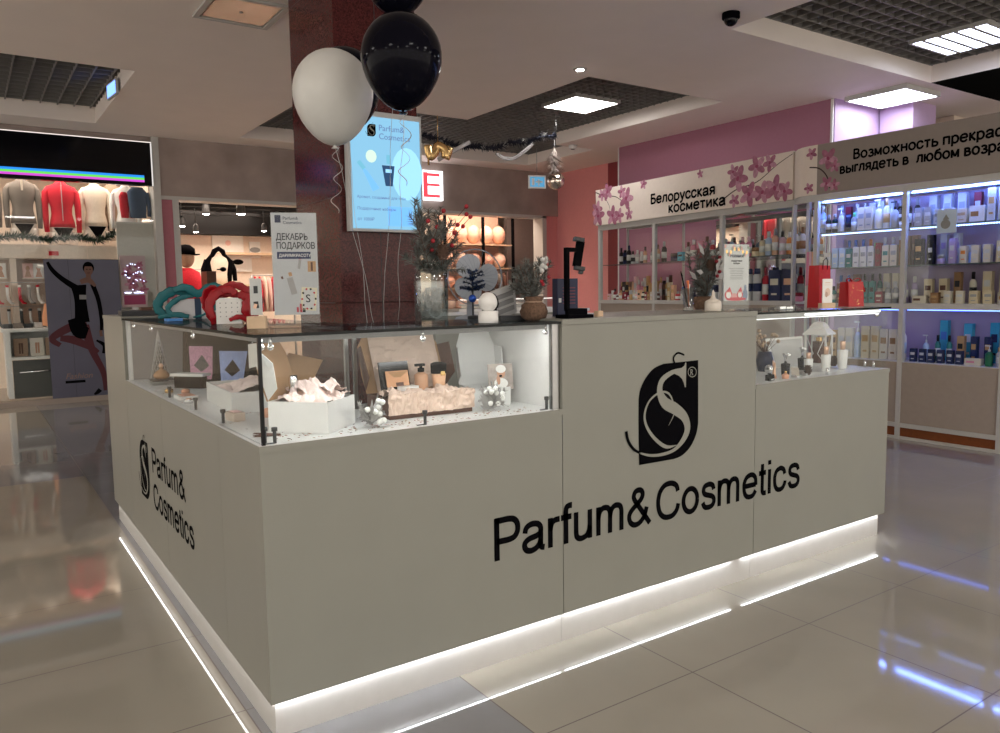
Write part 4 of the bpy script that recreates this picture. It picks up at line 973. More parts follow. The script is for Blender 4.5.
t = thing('clear_tray', 'small clear tray under the amber perfume flask', 'tray', (.10,1.70,D)); B().bbox(-.045,.045,-.045,.045,0,.02).make('slab', GLASS, t); B().box(-.047,.047,-.047,.047,.0205,.0225).make('rim', DGREY, t)
t = thing('glass_block', 'small clear block with pink powder near the corner glass', 'perfume', (.075,.48,D), .1)
B().bbox(-.02,.02,-.035,.035,0,.026).make('block', mat('resin_beige', (.6,.5,.42), .2), t); B().box(-.012,.012,-.02,.02,.0265,.029).make('label', LPINK, t)
t = thing('perfume_bottle', 'squat peach perfume bottle with dark red cap lying on the deck', 'perfume', (.17,.46,D), .5)
B().sphere((0,0,.016), .016, 0, 8, (1.5,1,1)).make('flask', PEACH, t); B().cbox((.034,0,.016), (.018,.022,.022)).make('cap', mat('dark_red_cap', (.2,.02,.04), .4), t)
t = thing('makeup_palette', 'open white makeup palette with pale pans in left showcase', 'palette', (.075,1.13,D))
B().bbox(-.035,.035,-.05,.05,0,.012).make('case', WHITE, t); B().box(-.025,.025,-.04,-.003,.0125,.0135).box(-.025,.025,.003,.04,.0125,.0135).make('pans', PEACH, t)
for i, (x, y) in enumerate(((.06,1.36),(.11,1.3),(.05,.98))):
    t = thing('small_compact', ['tiny gold compact behind the makeup palette','tiny peach pot behind the makeup palette','small silver compact before the makeup palette'][i], 'compact', (x,y,D)); B().lathe([(.016,0),(.017,.01),(.015,.014)], 14).make('case', [GOLD,PEACH,CHROME][i], t); B().lathe([(.010,.0145),(.009,.018)], 12).make('knob', COPPER, t)

# right showcase contents
t = thing('white_lantern', 'white metal lantern with a pitched roof in the right showcase', 'lantern', (ux(819,.30),.30,D), .25)
b = B(); hw = .052
b.box(-hw,hw,-hw,hw,0,.012)
for sx in (-1,1):
    for sy2 in (-1,1): b.box(sx*hw*.9-.004, sx*hw*.9+.004, sy2*hw*.9-.004, sy2*hw*.9+.004, .012, .15)
b.make('frame', WHITE, t)
b = B(); b.lathe([(.083,.15),(.085,.156),(.055,.18),(.05,.182),(.052,.188),(.03,.21),(.012,.215),(.001,.216)], 4, R=Matrix.Rotation(PI/4, 3, 'Z'), sm=False); b.make('roof', WHITE, t)
B().tube([(.016*math.cos(a*PI/8), 0, .216+.022*math.sin(a*PI/8)) for a in range(9)], .002, 6).make('ring', WHITE, t)
b = B()
for sg in (-1,1): b.tube([(sg*.045,-.046,.012),(sg*.01,-.046,.06),(sg*.045,-.046,.145)], .002, 5); b.tube([(-.046,sg*.045,.012),(-.046,sg*.01,.06),(-.046,sg*.045,.145)], .002, 5)
b.make('scroll_bars', WHITE, t)
def perf(label, loc, kind, w, h, capm):
    t = thing('perfume_bottle', label, 'perfume bottle', loc)
    if kind == 'white':
        B().lathe([(w*.36,0),(w*.4,.004),(w*.5,h*.66),(w*.47,h*.68),(w*.2,h*.69)], 16, sy=.7).make('flask', DECK, t)
        B().lathe([(w*.22,h*.695),(w*.24,h*.96),(w*.2,h)], 12, sy=.8).make('cap', capm, t)
    else:
        B().lathe([(w*.42,0),(w*.5,h*.5),(w*.45,h*.53),(w*.15,h*.55)], 4, sm=False, R=Matrix.Rotation(PI/4, 3, 'Z')).make('flask', BLACKG, t)
        b = B().lathe([(w*.15,h*.555),(w*.12,h*.75),(w*.3,h*.95),(w*.35,h)], 8); b.cbox((w*.3,0,h*.93), (w*.8,w*.3,h*.08)); b.make('sprayer_cap', capm, t)
perf('black square perfume with silver sprayer, left of the white bottles', (ux(786,.14),.14,D), 'black', .04, .095, CHROME)
perf('black square perfume with silver sprayer, before the white booklet', (ux(802.5,.22),.22,D), 'black', .04, .105, CHROME)
perf('shortest white perfume bottle with gold cap', (ux(809,.14),.14,D), 'white', .05, .09, COPPER)
perf('middle white perfume bottle with a gold rim and cap', (ux(826.5,.10),.10,D), 'white', .055, .115, COPPER)
perf('tallest white perfume bottle with gold cap, rightmost in the showcase', (ux(843,.13),.13,D), 'white', .062, .13, COPPER)
t = thing('dark_perfume', 'tall dark brown perfume flacon standing inside the white lantern', 'perfume bottle', (ux(819,.30),.30,D+.0125))
B().bbox(-.027,.027,-.02,.02,0,.105).make('flask', BROWN, t); B().box(-.01,.01,-.01,.01,.1055,.125).make('cap', GOLD, t)
b = B(); cone(b, (0,0,.021), .021); tag(b.make('pine_cone', CONE, loc=(ux(808.5,.06),.06,D)), 'brown pine cone in front of the shortest white perfume', 'pine cone', 'pine cones in the showcase')
b = B(); cone(b, (0,0,.027), .024, 0, 6); tag(b.make('pine_cone', CONE, loc=(ux(834,.19),.19,D)), 'brown pine cone between middle and tallest white perfumes', 'pine cone', 'pine cones in the showcase')
t = thing('white_booklet', 'open white booklet standing behind the black perfumes', 'booklet', (ux(791,.33),.33,D), math.radians(-12))
B().prism([(-.1,0,0),(.08,0,0),(.1,.03,.145),(-.13,.03,.14)], (0,.006,0)).make('cover', WHITE, t)
B().prism([(-.085,-.003,.003),(.07,-.003,.003),(.088,.024,.135),(-.11,.024,.13)], (0,.002,0)).make('page', LGREY, t)
t = thing('flower_stem_jar', 'dark jar with tiny dried blooms at the left of the right showcase', 'jar', (ux(765,.3),.3,D)); B().lathe([(.03,0),(.04,.05),(.03,.09)], 12).make('jar', NAVY, t)
b = B()
for k in range(22): e = V((random.uniform(-.08,.08), random.uniform(-.03,.03), random.uniform(.12,.19))); b.tube([(0,0,.08), e], .0012, 4, 1); b.sphere(e, .009, 0, 5)
b.make('blooms', [mat('bloom_beige', (.4,.28,.18), .8), BROWN], t)
small = [('small white label card with black base, far left',2.04,.09,WHITE),('tiny black cube sample',2.115,.055,BLACK),('rose gold figurine with raised arms',2.19,.09,COPPER),('little peach glass flacon',2.22,.055,PEACH),('low clear glass tile with print',2.32,.06,GLASS),('small white round sample pot',2.10,.15,WHITE),('small crystal ball on stand',2.24,.15,CHROME),('flat silver name plate',2.38,.075,STEEL),('tiny cream sample card',2.28,.05,IVORY)]
for i, (l, x, y, mm) in enumerate(small):
    t = thing(['label_card','sample_cube','figurine','mini_flacon','glass_tile','sample_pot','crystal_ball','name_plate','sample_card'][i], l+' in the right showcase', 'display item', (x+.035,y,D), .2*i)
    if i in (0, 8): B().bbox(-.018,.018,-.008,.008,0,.008).make('base', BLACK if i == 0 else CHROME, t); B().cbox((0,0,.026), (.036,.002,.034), Matrix.Rotation(-.2,3,'X')).make('card', mm, t)
    elif i == 2:
        b = B(); b.tube([(0,0,.0),(0,0,.02),(.004,0,.04),(0,0,.055)], [.012,.008,.006,.007], 8).tube([(0,0,.045),(-.018,0,.06),(-.02,0,.078)], .0035, 6).tube([(0,0,.045),(.015,0,.05)], .0035, 6); b.sphere((0,0,.062),.007,0,6); b.make('body', mm, t)
    elif i == 3: B().lathe([(.014,0),(.016,.015),(.006,.022)], 10).make('flask', mm, t); B().lathe([(.005,.0225),(.006,.032),(.003,.033)], 8).make('cap', GOLD, t)
    elif i == 5: B().lathe([(.018,0),(.02,.018),(.018,.02)], 12).make('pot', mm, t); B().lathe([(.0195,.0205),(.019,.029),(.012,.03)], 12).make('lid', CHROME, t)
    elif i == 6: B().lathe([(.014,0),(.008,.008)], 10).make('base', BLACK, t); B().sphere((0,0,.03),.0215,0,10).make('ball', mm, t)
    else: B().bbox(-.022,.022,-.012,.012,0,.024 if i == 1 else .01).make('slab', mm, t); B().box(-.015,.015,-.0125,-.012,.003,.008).make('print', LGREY if mm is not LGREY else BLACK, t)
# ================================================================== WALL CABINETS AND PRODUCTS
PCOLS = {'white': (.74,.73,.74), 'ivory': (.7,.63,.53), 'pale blue': (.45,.58,.8), 'blue': (.06,.2,.6), 'navy': (.02,.03,.1), 'black': (.012,.012,.016),
 'grey': (.35,.35,.38), 'silver': (.6,.6,.63), 'gold': (.55,.33,.14), 'bronze': (.32,.17,.08), 'brown': (.14,.06,.045), 'dark red': (.25,.02,.04), 'red': (.5,.02,.04),
 'pink': (.7,.25,.38), 'pale pink': (.78,.5,.55), 'teal': (.02,.2,.2), 'turquoise': (.05,.42,.6), 'green': (.03,.2,.1), 'lime': (.2,.75,.35), 'orange': (.75,.25,.06), 'cream': (.72,.6,.42), 'peach': (.78,.45,.3), 'lilac': (.45,.35,.6)}
def pm(c): return mat('product_'+c.replace(' ', '_'), PCOLS[c], .35, noise=.03)
CACHE = {}
def product_mesh(kind, col, cap, w, h):
    key = (kind, col, cap, round(w, 3), round(h, 3))
    if key in CACHE: return CACHE[key]
    b = B(); r = w/2; d = min(w*.8, .045)
    if kind == 'carton':
        b.bbox(-r, r, -d/2, d/2, 0, h, .001, 0); b.box(-r*.7, r*.7, -d/2-.0006, -d/2-.0001, h*.52, h*.72, 1); b.box(-r*.5, r*.5, -d/2-.0006, -d/2-.0001, h*.2, h*.26, 1)
    elif kind == 'wide carton':
        b.bbox(-r, r, -.025, .025, 0, h, .001, 0); b.box(-r*.8, r*.2, -.0256, -.0251, h*.35, h*.65, 1)
    elif kind == 'bottle':
        b.lathe([(r*.85,0),(r,h*.03),(r,h*.66),(r*.55,h*.75),(r*.4,h*.76)], 12, mi=0); b.lathe([(r*.5,h*.765),(r*.5,h*.98),(r*.42,h)], 10, mi=1); b.lathe([(r*1.01,h*.2),(r*1.01,h*.5)], 12, mi=1 if col in ('white','ivory') else 2)
    elif kind == 'pump bottle':
        b.lathe([(r*.85,0),(r,h*.03),(r,h*.58),(r*.5,h*.68),(r*.3,h*.69)], 12, mi=0); b.lathe([(r*.35,h*.695),(r*.35,h*.8),(r*.12,h*.81),(r*.12,h*.95)], 8, mi=1); b.cbox((-r*.4,0,h*.97), (r*1.5,r*.5,h*.05), mi=1)
    elif kind == 'spray can':
        b.lathe([(r*.9,0),(r,h*.02),(r,h*.78),(r*.7,h*.83)], 12, mi=0); b.lathe([(r*.72,h*.835),(r*.72,h*.97),(r*.6,h)], 12, mi=1); b.lathe([(r*1.01,h*.3),(r*1.01,h*.55)], 12, mi=1)
    elif kind == 'jar':
        b.lathe([(r*.9,0),(r,h*.08),(r,h*.6)], 14, mi=0); b.lathe([(r*1.04,h*.61),(r*1.04,h*.95),(r*.95,h)], 14, mi=1)
    elif kind == 'tube':
        b.lathe([(r*.8,0),(r*.8,h*.2)], 12, mi=1)
        n = 12; vs = []
        for j, (sx, sy2, z) in enumerate(((.95,.9,.205),(1,.75,.5),(1.05,.4,.8),(1.08,.06,1))):
            for k in range(n): vs.append((r*sx*math.cos(2*PI*k/n), r*sy2*math.sin(2*PI*k/n), z*h))
        b.add(vs, [(j*n+k, j*n+(k+1) % n, (j+1)*n+(k+1) % n, (j+1)*n+k) for j in range(3) for k in range(n)]+[tuple(range(n))[::-1], tuple(range(3*n, 4*n))], 0, True)
    me = b.make(kind.replace(' ', '_'), [pm(col), pm(cap), WHITE]); CACHE[key] = me.data; bpy.data.objects.remove(me)
    return CACHE[key]
NAMES = {'carton':'product_carton','wide carton':'product_carton','bottle':'cosmetic_bottle','pump bottle':'pump_bottle','spray can':'spray_can','jar':'cream_jar','tube':'cream_tube'}
CATS = {'carton':'carton','wide carton':'carton','bottle':'bottle','pump bottle':'pump bottle','spray can':'spray can','jar':'jar','tube':'tube'}
def fill_row(M4, rz, x0, x1, y, z, items, where, group, gap=.003, two=None):
    """items: (kind, colour, cap, w, h[, copies]); left to right as the viewer sees them"""
    seq = []
    for it in items:
        for _ in range(it[5] if len(it) > 5 else 1): seq.append(it[:5])
    tot = sum(i[3] for i in seq); g = max(gap, (x1-x0-tot)/max(1, len(seq)))
    x = x0+g/2; n = 0
    for (kind, col, cap, w, h) in seq:
        if x+w > x1+.004: break
        p = M4@V((x+w/2, y+random.uniform(-.006, .006), z)); nm = NAMES[kind]
        o = bpy.data.objects.new(nm, product_mesh(kind, col, cap, w, h)); COL.objects.link(o); o.location = p; o.rotation_euler.z = rz+random.uniform(-.08, .08)
        capt = '' if cap == col else (' printed %s' % cap if 'carton' in kind else ', %s top' % cap)
        o['label'] = '%s %s%s, %s from left, %s' % (col, kind.replace('wide carton','long carton'), capt, ORD[min(n, 23)], where)
        o['category'] = CATS[kind]; o['group'] = group
        x += w+g; n += 1

# ---------- pink cabinet run (under the Belarus cosmetics sign)
def localM(O, ang): return Matrix.Translation(O)@Matrix.Rotation(ang, 4, 'Z')
a1 = math.atan2(-2.84, -.268); M1 = localM(V((5.72,5.10,0)), a1); L1 = 2.853
t = thing('display_cabinet', 'long glass cabinet with white frame under the flowered cream sign', 'cabinet', (5.72,5.10,0), a1)
f = B(); dp = .42
f.box(-.02, L1, -.02, .02, 1.88, 1.94).box(-.02, L1, -.02, .02, 1.02, 1.06).box(-.02,L1,-.02,dp,0,.1)
for x in (0, .985, 1.985): f.box(x-.02, x+.02, -.021, .019, .1, 1.88)
f.box(L1-.02, L1, -.021, .019, .1, 1.88)
for x in (0, .985, 1.985, L1-.02): f.box(x-.012, x+.012, dp-.02, dp, .1, 1.94)
f.box(-.02, L1, dp-.02, dp, 1.9, 1.94).box(-.02, L1, dp-.02, dp, 1.02, 1.05)
f.make('frame', FRAME, t)
B().box(0, L1-.02, .02, dp-.021, 1.03, 1.05).make('base_shelf', WHITE, t)
for (x0, x1) in ((.02,.965),(1.005,1.965),(2.005,L1-.02)): B().box(x0, x1, .02, dp-.03, 1.465, 1.472).make('glass_shelf', mat('shelf_glass_dark', (.1,.13,.13), .15), t)
for (x0, x1) in ((.02,.965),(1.005,1.965),(2.005,L1-.02)): B().box(x0, x1, -.004, .0, 1.06, 1.88).make('door_glass', GLASS, t)
for (x0, x1) in ((.02,.965),(1.005,1.965),(2.005,L1-.02)): B().box(x0, x1, -.01, .01, .1, 1.02).make('lower_panel', BEIGE, t)
B().box(1.5, L1-.01, dp-.028, dp-.022, 1.06, 1.88).make('mirror_back', mat('mirror_silver', (.86,.87,.88), .01, 1, noise=.01), t)
sg = B().box(-.03, L1, -.045, -.02, 1.94, 2.355).make('sign_board', SIGNC, t)
B().box(-.03, L1, -.02, dp, 1.945, 1.96).make('roof', WHITE, t)
def ellipse_poly(b, cx, cz, rx, rz_, ang, mi, y, n=12):
    c, s = math.cos(ang), math.sin(ang)
    b.prism([(cx+rx*math.cos(2*PI*j/n)*c-rz_*math.sin(2*PI*j/n)*s, y, cz+rx*math.cos(2*PI*j/n)*s+rz_*math.sin(2*PI*j/n)*c) for j in range(n)], (0,.0004,0), mi)
def orchid(b, cx, cz, r, y0, ang=0):
    for k in range(5):
        a = ang+2*PI*k/5; ellipse_poly(b, cx+r*.5*math.cos(a), cz+r*.5*math.sin(a), r*.55, r*.3, a, k % 2, y0-.0005*k-.0005)
    ellipse_poly(b, cx, cz, r*.2, r*.15, ang, 2, y0-.0035)
PET = [PETAL, mat('orchid_petal_light', (.5,.25,.33), .5, noise=.2), PETALD]
def branch(par, pts, y0, w=.012, name='print_branch'):
    b = B(); q = cr(pts, 6); n = len(q); b.ribbon([(p[0], p[1]) for p in q], [w*(1-.6*i/n) for i in range(n)], V((0,y0,0)), V((1,0,0)), V((0,0,1))); return b.make(name, TWIG, par)
y0 = -.0455
branch(sg, [(-.03,2.33),(.15,2.27),(.35,2.24),(.5,2.16),(.62,2.08)], y0); branch(sg, [(.12,2.28),(.22,2.17),(.25,2.1)], y0-.0002, .008)
branch(sg, [(1.98,2.0),(2.2,2.10),(2.45,2.14),(2.68,2.26),(2.85,2.33)], y0); branch(sg, [(2.35,2.12),(2.42,2.02),(2.46,1.97)], y0-.0002, .008)
b = B()
for (x, z, r) in ((.02,2.05,.085),(.0,2.13,.07),(.3,2.03,.08),(.42,2.02,.06),(.55,2.2,.085),(.47,2.28,.05),(.2,2.31,.07),(.1,2.29,.05),(.6,2.02,.045),(.85,2.32,.04)): orchid(b, x, z, r*1.45, y0-.0012, x*9)
for (x, z, r) in ((2.22,2.20,.085),(2.16,2.27,.05),(2.36,2.04,.08),(2.52,2.04,.07),(2.66,2.06,.08),(2.77,2.02,.06),(2.45,2.28,.07),(2.6,2.29,.055),(2.18,2.0,.045),(1.72,2.31,.03)): orchid(b, x, z, r*1.45, y0-.0012, x*9)
b.make('print_orchids', PET, sg)
for body, x, z, w_ in (('Белорусская', .977, 2.09, .937), ('косметика', 1.264, 1.972, .79)):
    word(body, (x, y0-.0002, z), (1,0,0), (0,0,1), w_, .105, BLACK, sg, .2, 'sign_text', .004)
# products of the pink run
WU, WB2 = 'upper shelf, pink cabinet', 'bottom shelf, pink cabinet'
def bay(x0, x1, z, y, items, w, g): fill_row(M1, a1, x0, x1, y, z, items, w, g)
bay(.1, .62, 1.4725, .2, [('bottle','black','black',.05,.2),('spray can','navy','black',.05,.17),('bottle','black','navy',.055,.22),('bottle','white','black',.05,.15),('bottle','silver','white',.05,.16),('tube','white','black',.045,.14),('bottle','peach','black',.045,.19)], 'upper shelf, left pink bay', 'bottles on the upper shelf, left pink bay')
bay(.66, .96, 1.4725, .2, [('bottle','grey','black',.05,.17),('bottle','peach','brown',.05,.2),('bottle','black','silver',.06,.23)], 'upper shelf by mullion, left pink bay', 'bottles beside the mullion, left pink bay')
kinds = ['carton','bottle','carton','tube','jar','bottle','spray can','carton']; cols = ['dark red','brown','pink','black','gold','peach','ivory','dark red','bronze','black','pale pink','brown']
def auto(n, ks, cs, w=(.04,.055), h=(.1,.2), caps=('gold','black','white','silver')):
    return [(random.choice(ks), random.choice(cs), random.choice(caps), random.uniform(*w), random.uniform(*h)) for _ in range(n)]
def q3(items): return [(k, c, cp_, round(w, 2) if k != 'x' else w, round(h/.02)*.02) for k, c, cp_, w, h in items]
bay(.04, .96, 1.051, .09, q3(auto(18, kinds, cols, (.04,.05), (.08,.14))), 'front row, bottom shelf, left pink bay', 'small goods, bottom shelf, left pink bay')
bay(.04, .96, 1.051, .27, q3(auto(17, kinds, cols, (.045,.055), (.2,.28))), 'back row, bottom shelf, left pink bay', 'taller goods, bottom shelf, left pink bay')
bay(1.03, 1.95, 1.4725, .2, [('jar','navy','black',.09,.09),('carton','turquoise','black',.08,.1),('bottle','grey','brown',.06,.2),('bottle','pink','silver',.075,.22),('jar','dark red','pink',.08,.2),('bottle','pink','brown',.07,.24),('bottle','red','white',.06,.2),('bottle','brown','grey',.07,.16),('bottle','navy','silver',.06,.2),('pump bottle','pale blue','white',.06,.24)], 'upper shelf, middle pink bay', 'bottles on the upper shelf, middle pink bay')
bay(1.03, 1.95, 1.051, .15, [('carton','cream','gold',.05,.2),('carton','peach','gold',.05,.17),('bottle','red','grey',.06,.1),('bottle','silver','blue',.055,.15),('bottle','ivory','white',.06,.14),('carton','navy','grey',.07,.14,2),('carton','dark red','gold',.06,.2),('bottle','white','pale blue',.07,.28),('spray can','white','navy',.07,.3,2),('bottle','grey','black',.06,.22)], 'bottom shelf, middle pink bay', 'goods on the bottom shelf, middle pink bay')
bay(2.03, 2.83, 1.4725, .18, [('bottle','pink','pale pink',.06,.2,2),('jar','cream','bronze',.075,.09),('bottle','cream','brown',.055,.2),('bottle','pale blue','silver',.065,.23),('bottle','peach','grey',.06,.25),('bottle','pale pink','black',.06,.22),('bottle','orange','white',.055,.21),('bottle','white','bronze',.06,.24,2)], 'upper shelf, right pink bay', 'shampoo bottles, upper shelf, right pink bay')
bay(2.03, 2.83, 1.051, .15, [('spray can','white','navy',.09,.33),('spray can','silver','navy',.08,.31,2),('bottle','red','dark red',.065,.32),('carton','navy','ivory',.13,.29),('carton','navy','peach',.12,.29),('jar','pink','dark red',.07,.08)], 'bottom shelf, right pink bay', 'large goods, bottom shelf, right pink bay')

# ---------- lit cabinet run (right)
XC = 5.318
t = thing('lit_display_cabinet', 'blue-lit white framed glass cabinet with the taupe sign on the right', 'cabinet', (XC,0,0))
def rel(b): return b
f = B()
YM = [2.03, 1.957, 1.215, .495, -.225, -.95]      # mullion centres
f.box(-.02,.02,-1.2,2.03,1.885,1.94).box(-.02,.02,-1.2,2.03,1.0,1.045).box(-.02,.02,-1.2,2.03,.092,.125).box(-.02,.02,-1.2,2.03,0,.022)
for y in YM[1:]: f.box(-.022,.018,y-.017,y+.017,0,1.885)
f.box(.1,.13,2.1,2.13,0,1.94)
for y in YM[1:]: f.box(.40,.42,y-.012,y+.012,0,1.94)
f.make('frame', FRAME, t)
B().box(-.005,.005,-1.2,2.03,.022,.092).make('kick_panel', BROWNRAIL, t)
for a, c in zip(YM[1:], YM[2:]):
    B().box(-.012,.0,c+.018,a-.018,.126,.595).make('lower_panel', BEIGE, t)
    B().box(-.004,.0,c+.018,a-.018,.6,1.0).make('door_glass', GLASS, t); B().box(-.004,.0,c+.018,a-.018,1.045,1.885).make('door_glass', GLASS, t)
    for z in (1.335, 1.625): B().box(.02,.38,c+.018,a-.018,z-.008,z).make('glass_shelf', mat('shelf_glass_dark', (.1,.13,.13), .15), t)
    B().box(.0,.39,c+.018,a-.018,.585,.598).make('base_shelf', WHITE, t); B().box(.021,.39,c+.018,a-.018,1.02,1.0452).make('middle_shelf', WHITE, t)
    ls = B().box(.03,.055,c+.03,a-.03,1.874,1.882).make('led_rail', E_BLUE, t)
    b = B(); y = c+.03
    while y < a-.03: b.box(.012,.02,y,y+.008,1.60,1.612); b.box(-.0,.006,y,y+.008,1.868,1.876); y += .018
    b.make('led_dots', E_BLUES, t)
    B().box(.022,.034,c+.03,a-.03,1.606,1.6095).make('led_rail', emi('led_blue_soft', (.12,.22,1), 9), t)
    B().box(.022,.034,c+.03,a-.03,.992,.998).make('led_rail', emi('led_blue_dim', (.1,.2,1), 5), t)
B().box(.392,.4,-1.2,2.03,.6,1.885).make('back_panel', mat('lilac_back', (.5,.4,.6), .15, noise=.05, nscale=2), t)
B().box(.022,.39,-1.2,2.03,1.889,1.935).make('roof', WHITE, t)
for z in (1.335, 1.625, 1.05, .6): B().prism([(.01,1.955,z-.006),(.12,2.1,z-.006),(.38,2.1,z-.006),(.38,1.955,z-.006)], (0,0,.006)).make('corner_shelf', GLASS, t)
# curved corner of sign + board
ang_pts = [(0,1.95),(-.003,2.03),(.012,2.10),(.05,2.17),(.10,2.22),(.135,2.255)]
b = B(); b.add([(x-.03, y, z) for x, y in ang_pts for z in (1.942, 2.345)], [(2*i, 2*i+1, 2*i+3, 2*i+2) for i in range(5)], 0, True)
b.add([(x-.015, y, z) for x, y in ang_pts for z in (1.942, 2.345)], [(2*i, 2*i+2, 2*i+3, 2*i+1) for i in range(5)], 0, True)
b.add([(x+o, y, z) for z in (1.942, 2.345) for x, y in ang_pts for o in (-.03, -.015)], [(12*k+2*i, 12*k+2*i+1, 12*k+2*i+3, 12*k+2*i+2) for i in range(5) for k in (0, 1)], 0)
b.box(-.03,-.015,-1.2,1.95,1.942,2.345,1)
sg = b.make('sign_board', [SIGNC, SIGNG], t)
b = B(); b.add([(x-.02, y+.001, z) for x, y in ang_pts for z in (1.885, 1.941)], [(2*i, 2*i+1, 2*i+3, 2*i+2) for i in range(5)], 0, True); b.make('curved_rail', FRAME, t)
Mx = Matrix(((0,-0,1,0),(0,0,0,0),(0,0,0,0),(0,0,0,1)))
def on_face(b):            # build in (x right, z up, y toward back) then turn so x runs toward -Y and the face looks to -X
    b.v = [(y, -x, z) for x, y, z in b.v]; return b
b = B()
for (x, z, r) in ((-2.0,2.28,.05),(-2.02,2.0,.045),(-1.85,2.22,.085),(-1.79,2.15,.05),(-1.86,2.02,.06),(-1.79,2.0,.05)): orchid(b, x, z, r, -.0315 if x > -1.95 else -.034, x*9)
on_face(b).make('print_orchids', PET, sg)
b = B(); q = cr([(-2.02,2.17),(-1.93,2.15),(-1.86,2.08),(-1.83,1.98)], 6); b.ribbon(q, [.01]*len(q), V((0,-.0312,0)), V((1,0,0)), V((0,0,1))); on_face(b).make('print_branch', TWIG, sg)
for body, y, z, w_ in (('Возможность прекрасно', 1.631, 2.183, 1.19), ('выглядеть в  любом возрасте', 1.742, 2.083, 1.36)):
    word(body, (-.0302, y, z), (0,-1,0), (0,0,1), w_, .078, BLACK, sg, .2, 'sign_text', .001)
def tall(items): return [(k, c, cp_, w, min(h*1.15, .235)) + tuple(r) for k, c, cp_, w, h, *r in items]
M2 = localM(V((XC,0,0)), -PI/2)     # local x -> -Y
def rowr(ya, yb, z, y, items, w, g): fill_row(M2, -PI/2, -ya, -yb, y, z, tall(items) if z > 1 else items, w, g)
A_, B_, C_ = 1.935, 1.235, 1.195
E_ = .30
L_, R2 = 'left lit bay', 'right lit bay'
rowr(A_, B_, 1.6255, .09, [('bottle','black','grey',.045,.13,2),('pump bottle','silver','white',.05,.17),('tube','navy','black',.045,.12),('bottle','grey','lime',.045,.13),('carton','ivory','grey',.06,.16,2),('pump bottle','white','silver',.06,.21),('bottle','white','gold',.05,.22),('pump bottle','grey','black',.055,.18),('jar','white','black',.07,.07)], 'front row, top shelf, '+L_, 'front row, top shelf, left lit bay')
rowr(A_, B_, 1.6255, .27, [('bottle','silver','pale blue',.05,.22),('carton','dark red','black',.045,.19),('bottle','pale blue','white',.055,.22,2),('carton','white','pale blue',.05,.2),('carton','silver','white',.06,.22,2),('bottle','black','grey',.05,.22,3)], 'back row, top shelf, '+L_, 'back row, top shelf, left lit bay')
rowr(A_, B_, 1.3355, .09, [('carton','ivory','silver',.055,.11),('carton','pale blue','white',.05,.14,2),('carton','teal','silver',.05,.13),('carton','white','grey',.05,.14,3),('carton','dark red','brown',.045,.16),('carton','ivory','teal',.055,.14),('carton','ivory','grey',.055,.14),('carton','bronze','brown',.055,.17)], 'front row, second shelf, '+L_, 'front row, second shelf, left lit bay')
rowr(A_, B_, 1.3355, .27, [('carton','lilac','silver',.06,.24),('bottle','pale blue','blue',.05,.2,3),('bottle','white','orange',.05,.2),('jar','white','lime',.05,.17),('bottle','pale blue','white',.05,.21,3),('carton','bronze','gold',.05,.24,2)], 'back row, second shelf, '+L_, 'back row, second shelf, left lit bay')
rowr(A_, B_, 1.0455, .09, [('bottle','teal','black',.045,.12,2),('carton','brown','gold',.05,.14),('jar','white','silver',.05,.06),('carton','teal','black',.04,.15,4),('carton','dark red','ivory',.06,.08),('bottle','grey','silver',.045,.14,3)], 'front row, third shelf, '+L_, 'front row, third shelf, left lit bay')
rowr(A_, B_, 1.0455, .27, [('bottle','pale blue','blue',.05,.2,2),('carton','brown','dark red',.055,.22),('bottle','teal','black',.04,.22,3),('carton','ivory','silver',.05,.24,2),('bottle','lilac','white',.05,.18,2)], 'back row, third shelf, '+L_, 'back row, third shelf, left lit bay')
rowr(A_, B_, .5985, .12, [('carton','gold','brown',.05,.22,2),('carton','ivory','silver',.06,.24,2),('pump bottle','pale blue','white',.055,.3),('carton','cream','gold',.065,.26,2),('carton','ivory','bronze',.065,.24,2),('bottle','white','pale blue',.05,.28)], 'low shelf, '+L_, 'low shelf, left lit bay')
rowr(C_, -.2, 1.6255, .09, [('carton','grey','silver',.055,.12,2),('carton','silver','grey',.06,.1,2),('carton','cream','gold',.075,.09),('wide carton','white','bronze',.10,.1),('carton','silver','gold',.05,.2,2),('carton','cream','bronze',.05,.21,2),('carton','ivory','navy',.05,.21,3),('carton','silver','grey',.05,.2,6)], 'front row, top shelf, '+R2, 'front row, top shelf, right lit bay')
rowr(C_, -.2, 1.6255, .27, [('carton','silver','grey',.06,.22,3),('carton','dark red','silver',.05,.2),('bottle','pale blue','silver',.05,.23,3),('carton','silver','pale blue',.05,.24,7)], 'back row, top shelf, '+R2, 'back row, top shelf, right lit bay')
rowr(C_, -.2, 1.3355, .09, [('carton','black','gold',.06,.17),('carton','black','silver',.04,.15),('jar','lilac','grey',.05,.06),('carton','lilac','silver',.045,.16),('carton','ivory','orange',.045,.11),('carton','ivory','silver',.05,.11,2),('carton','cream','white',.055,.13),('jar','black','blue',.06,.06),('carton','brown','gold',.06,.13),('wide carton','dark red','cream',.09,.13),('carton','white','silver',.05,.22,5)], 'front row, second shelf, '+R2, 'front row, second shelf, right lit bay')
rowr(C_, -.2, 1.3355, .27, [('carton','black','grey',.05,.2),('carton','silver','lilac',.05,.2,2),('jar','pale blue','white',.06,.12,3),('carton','blue','silver',.04,.24),('carton','white','teal',.09,.23),('carton','lilac','grey',.05,.24),('bottle','pale blue','blue',.05,.22,5)], 'back row, second shelf, '+R2, 'back row, second shelf, right lit bay')
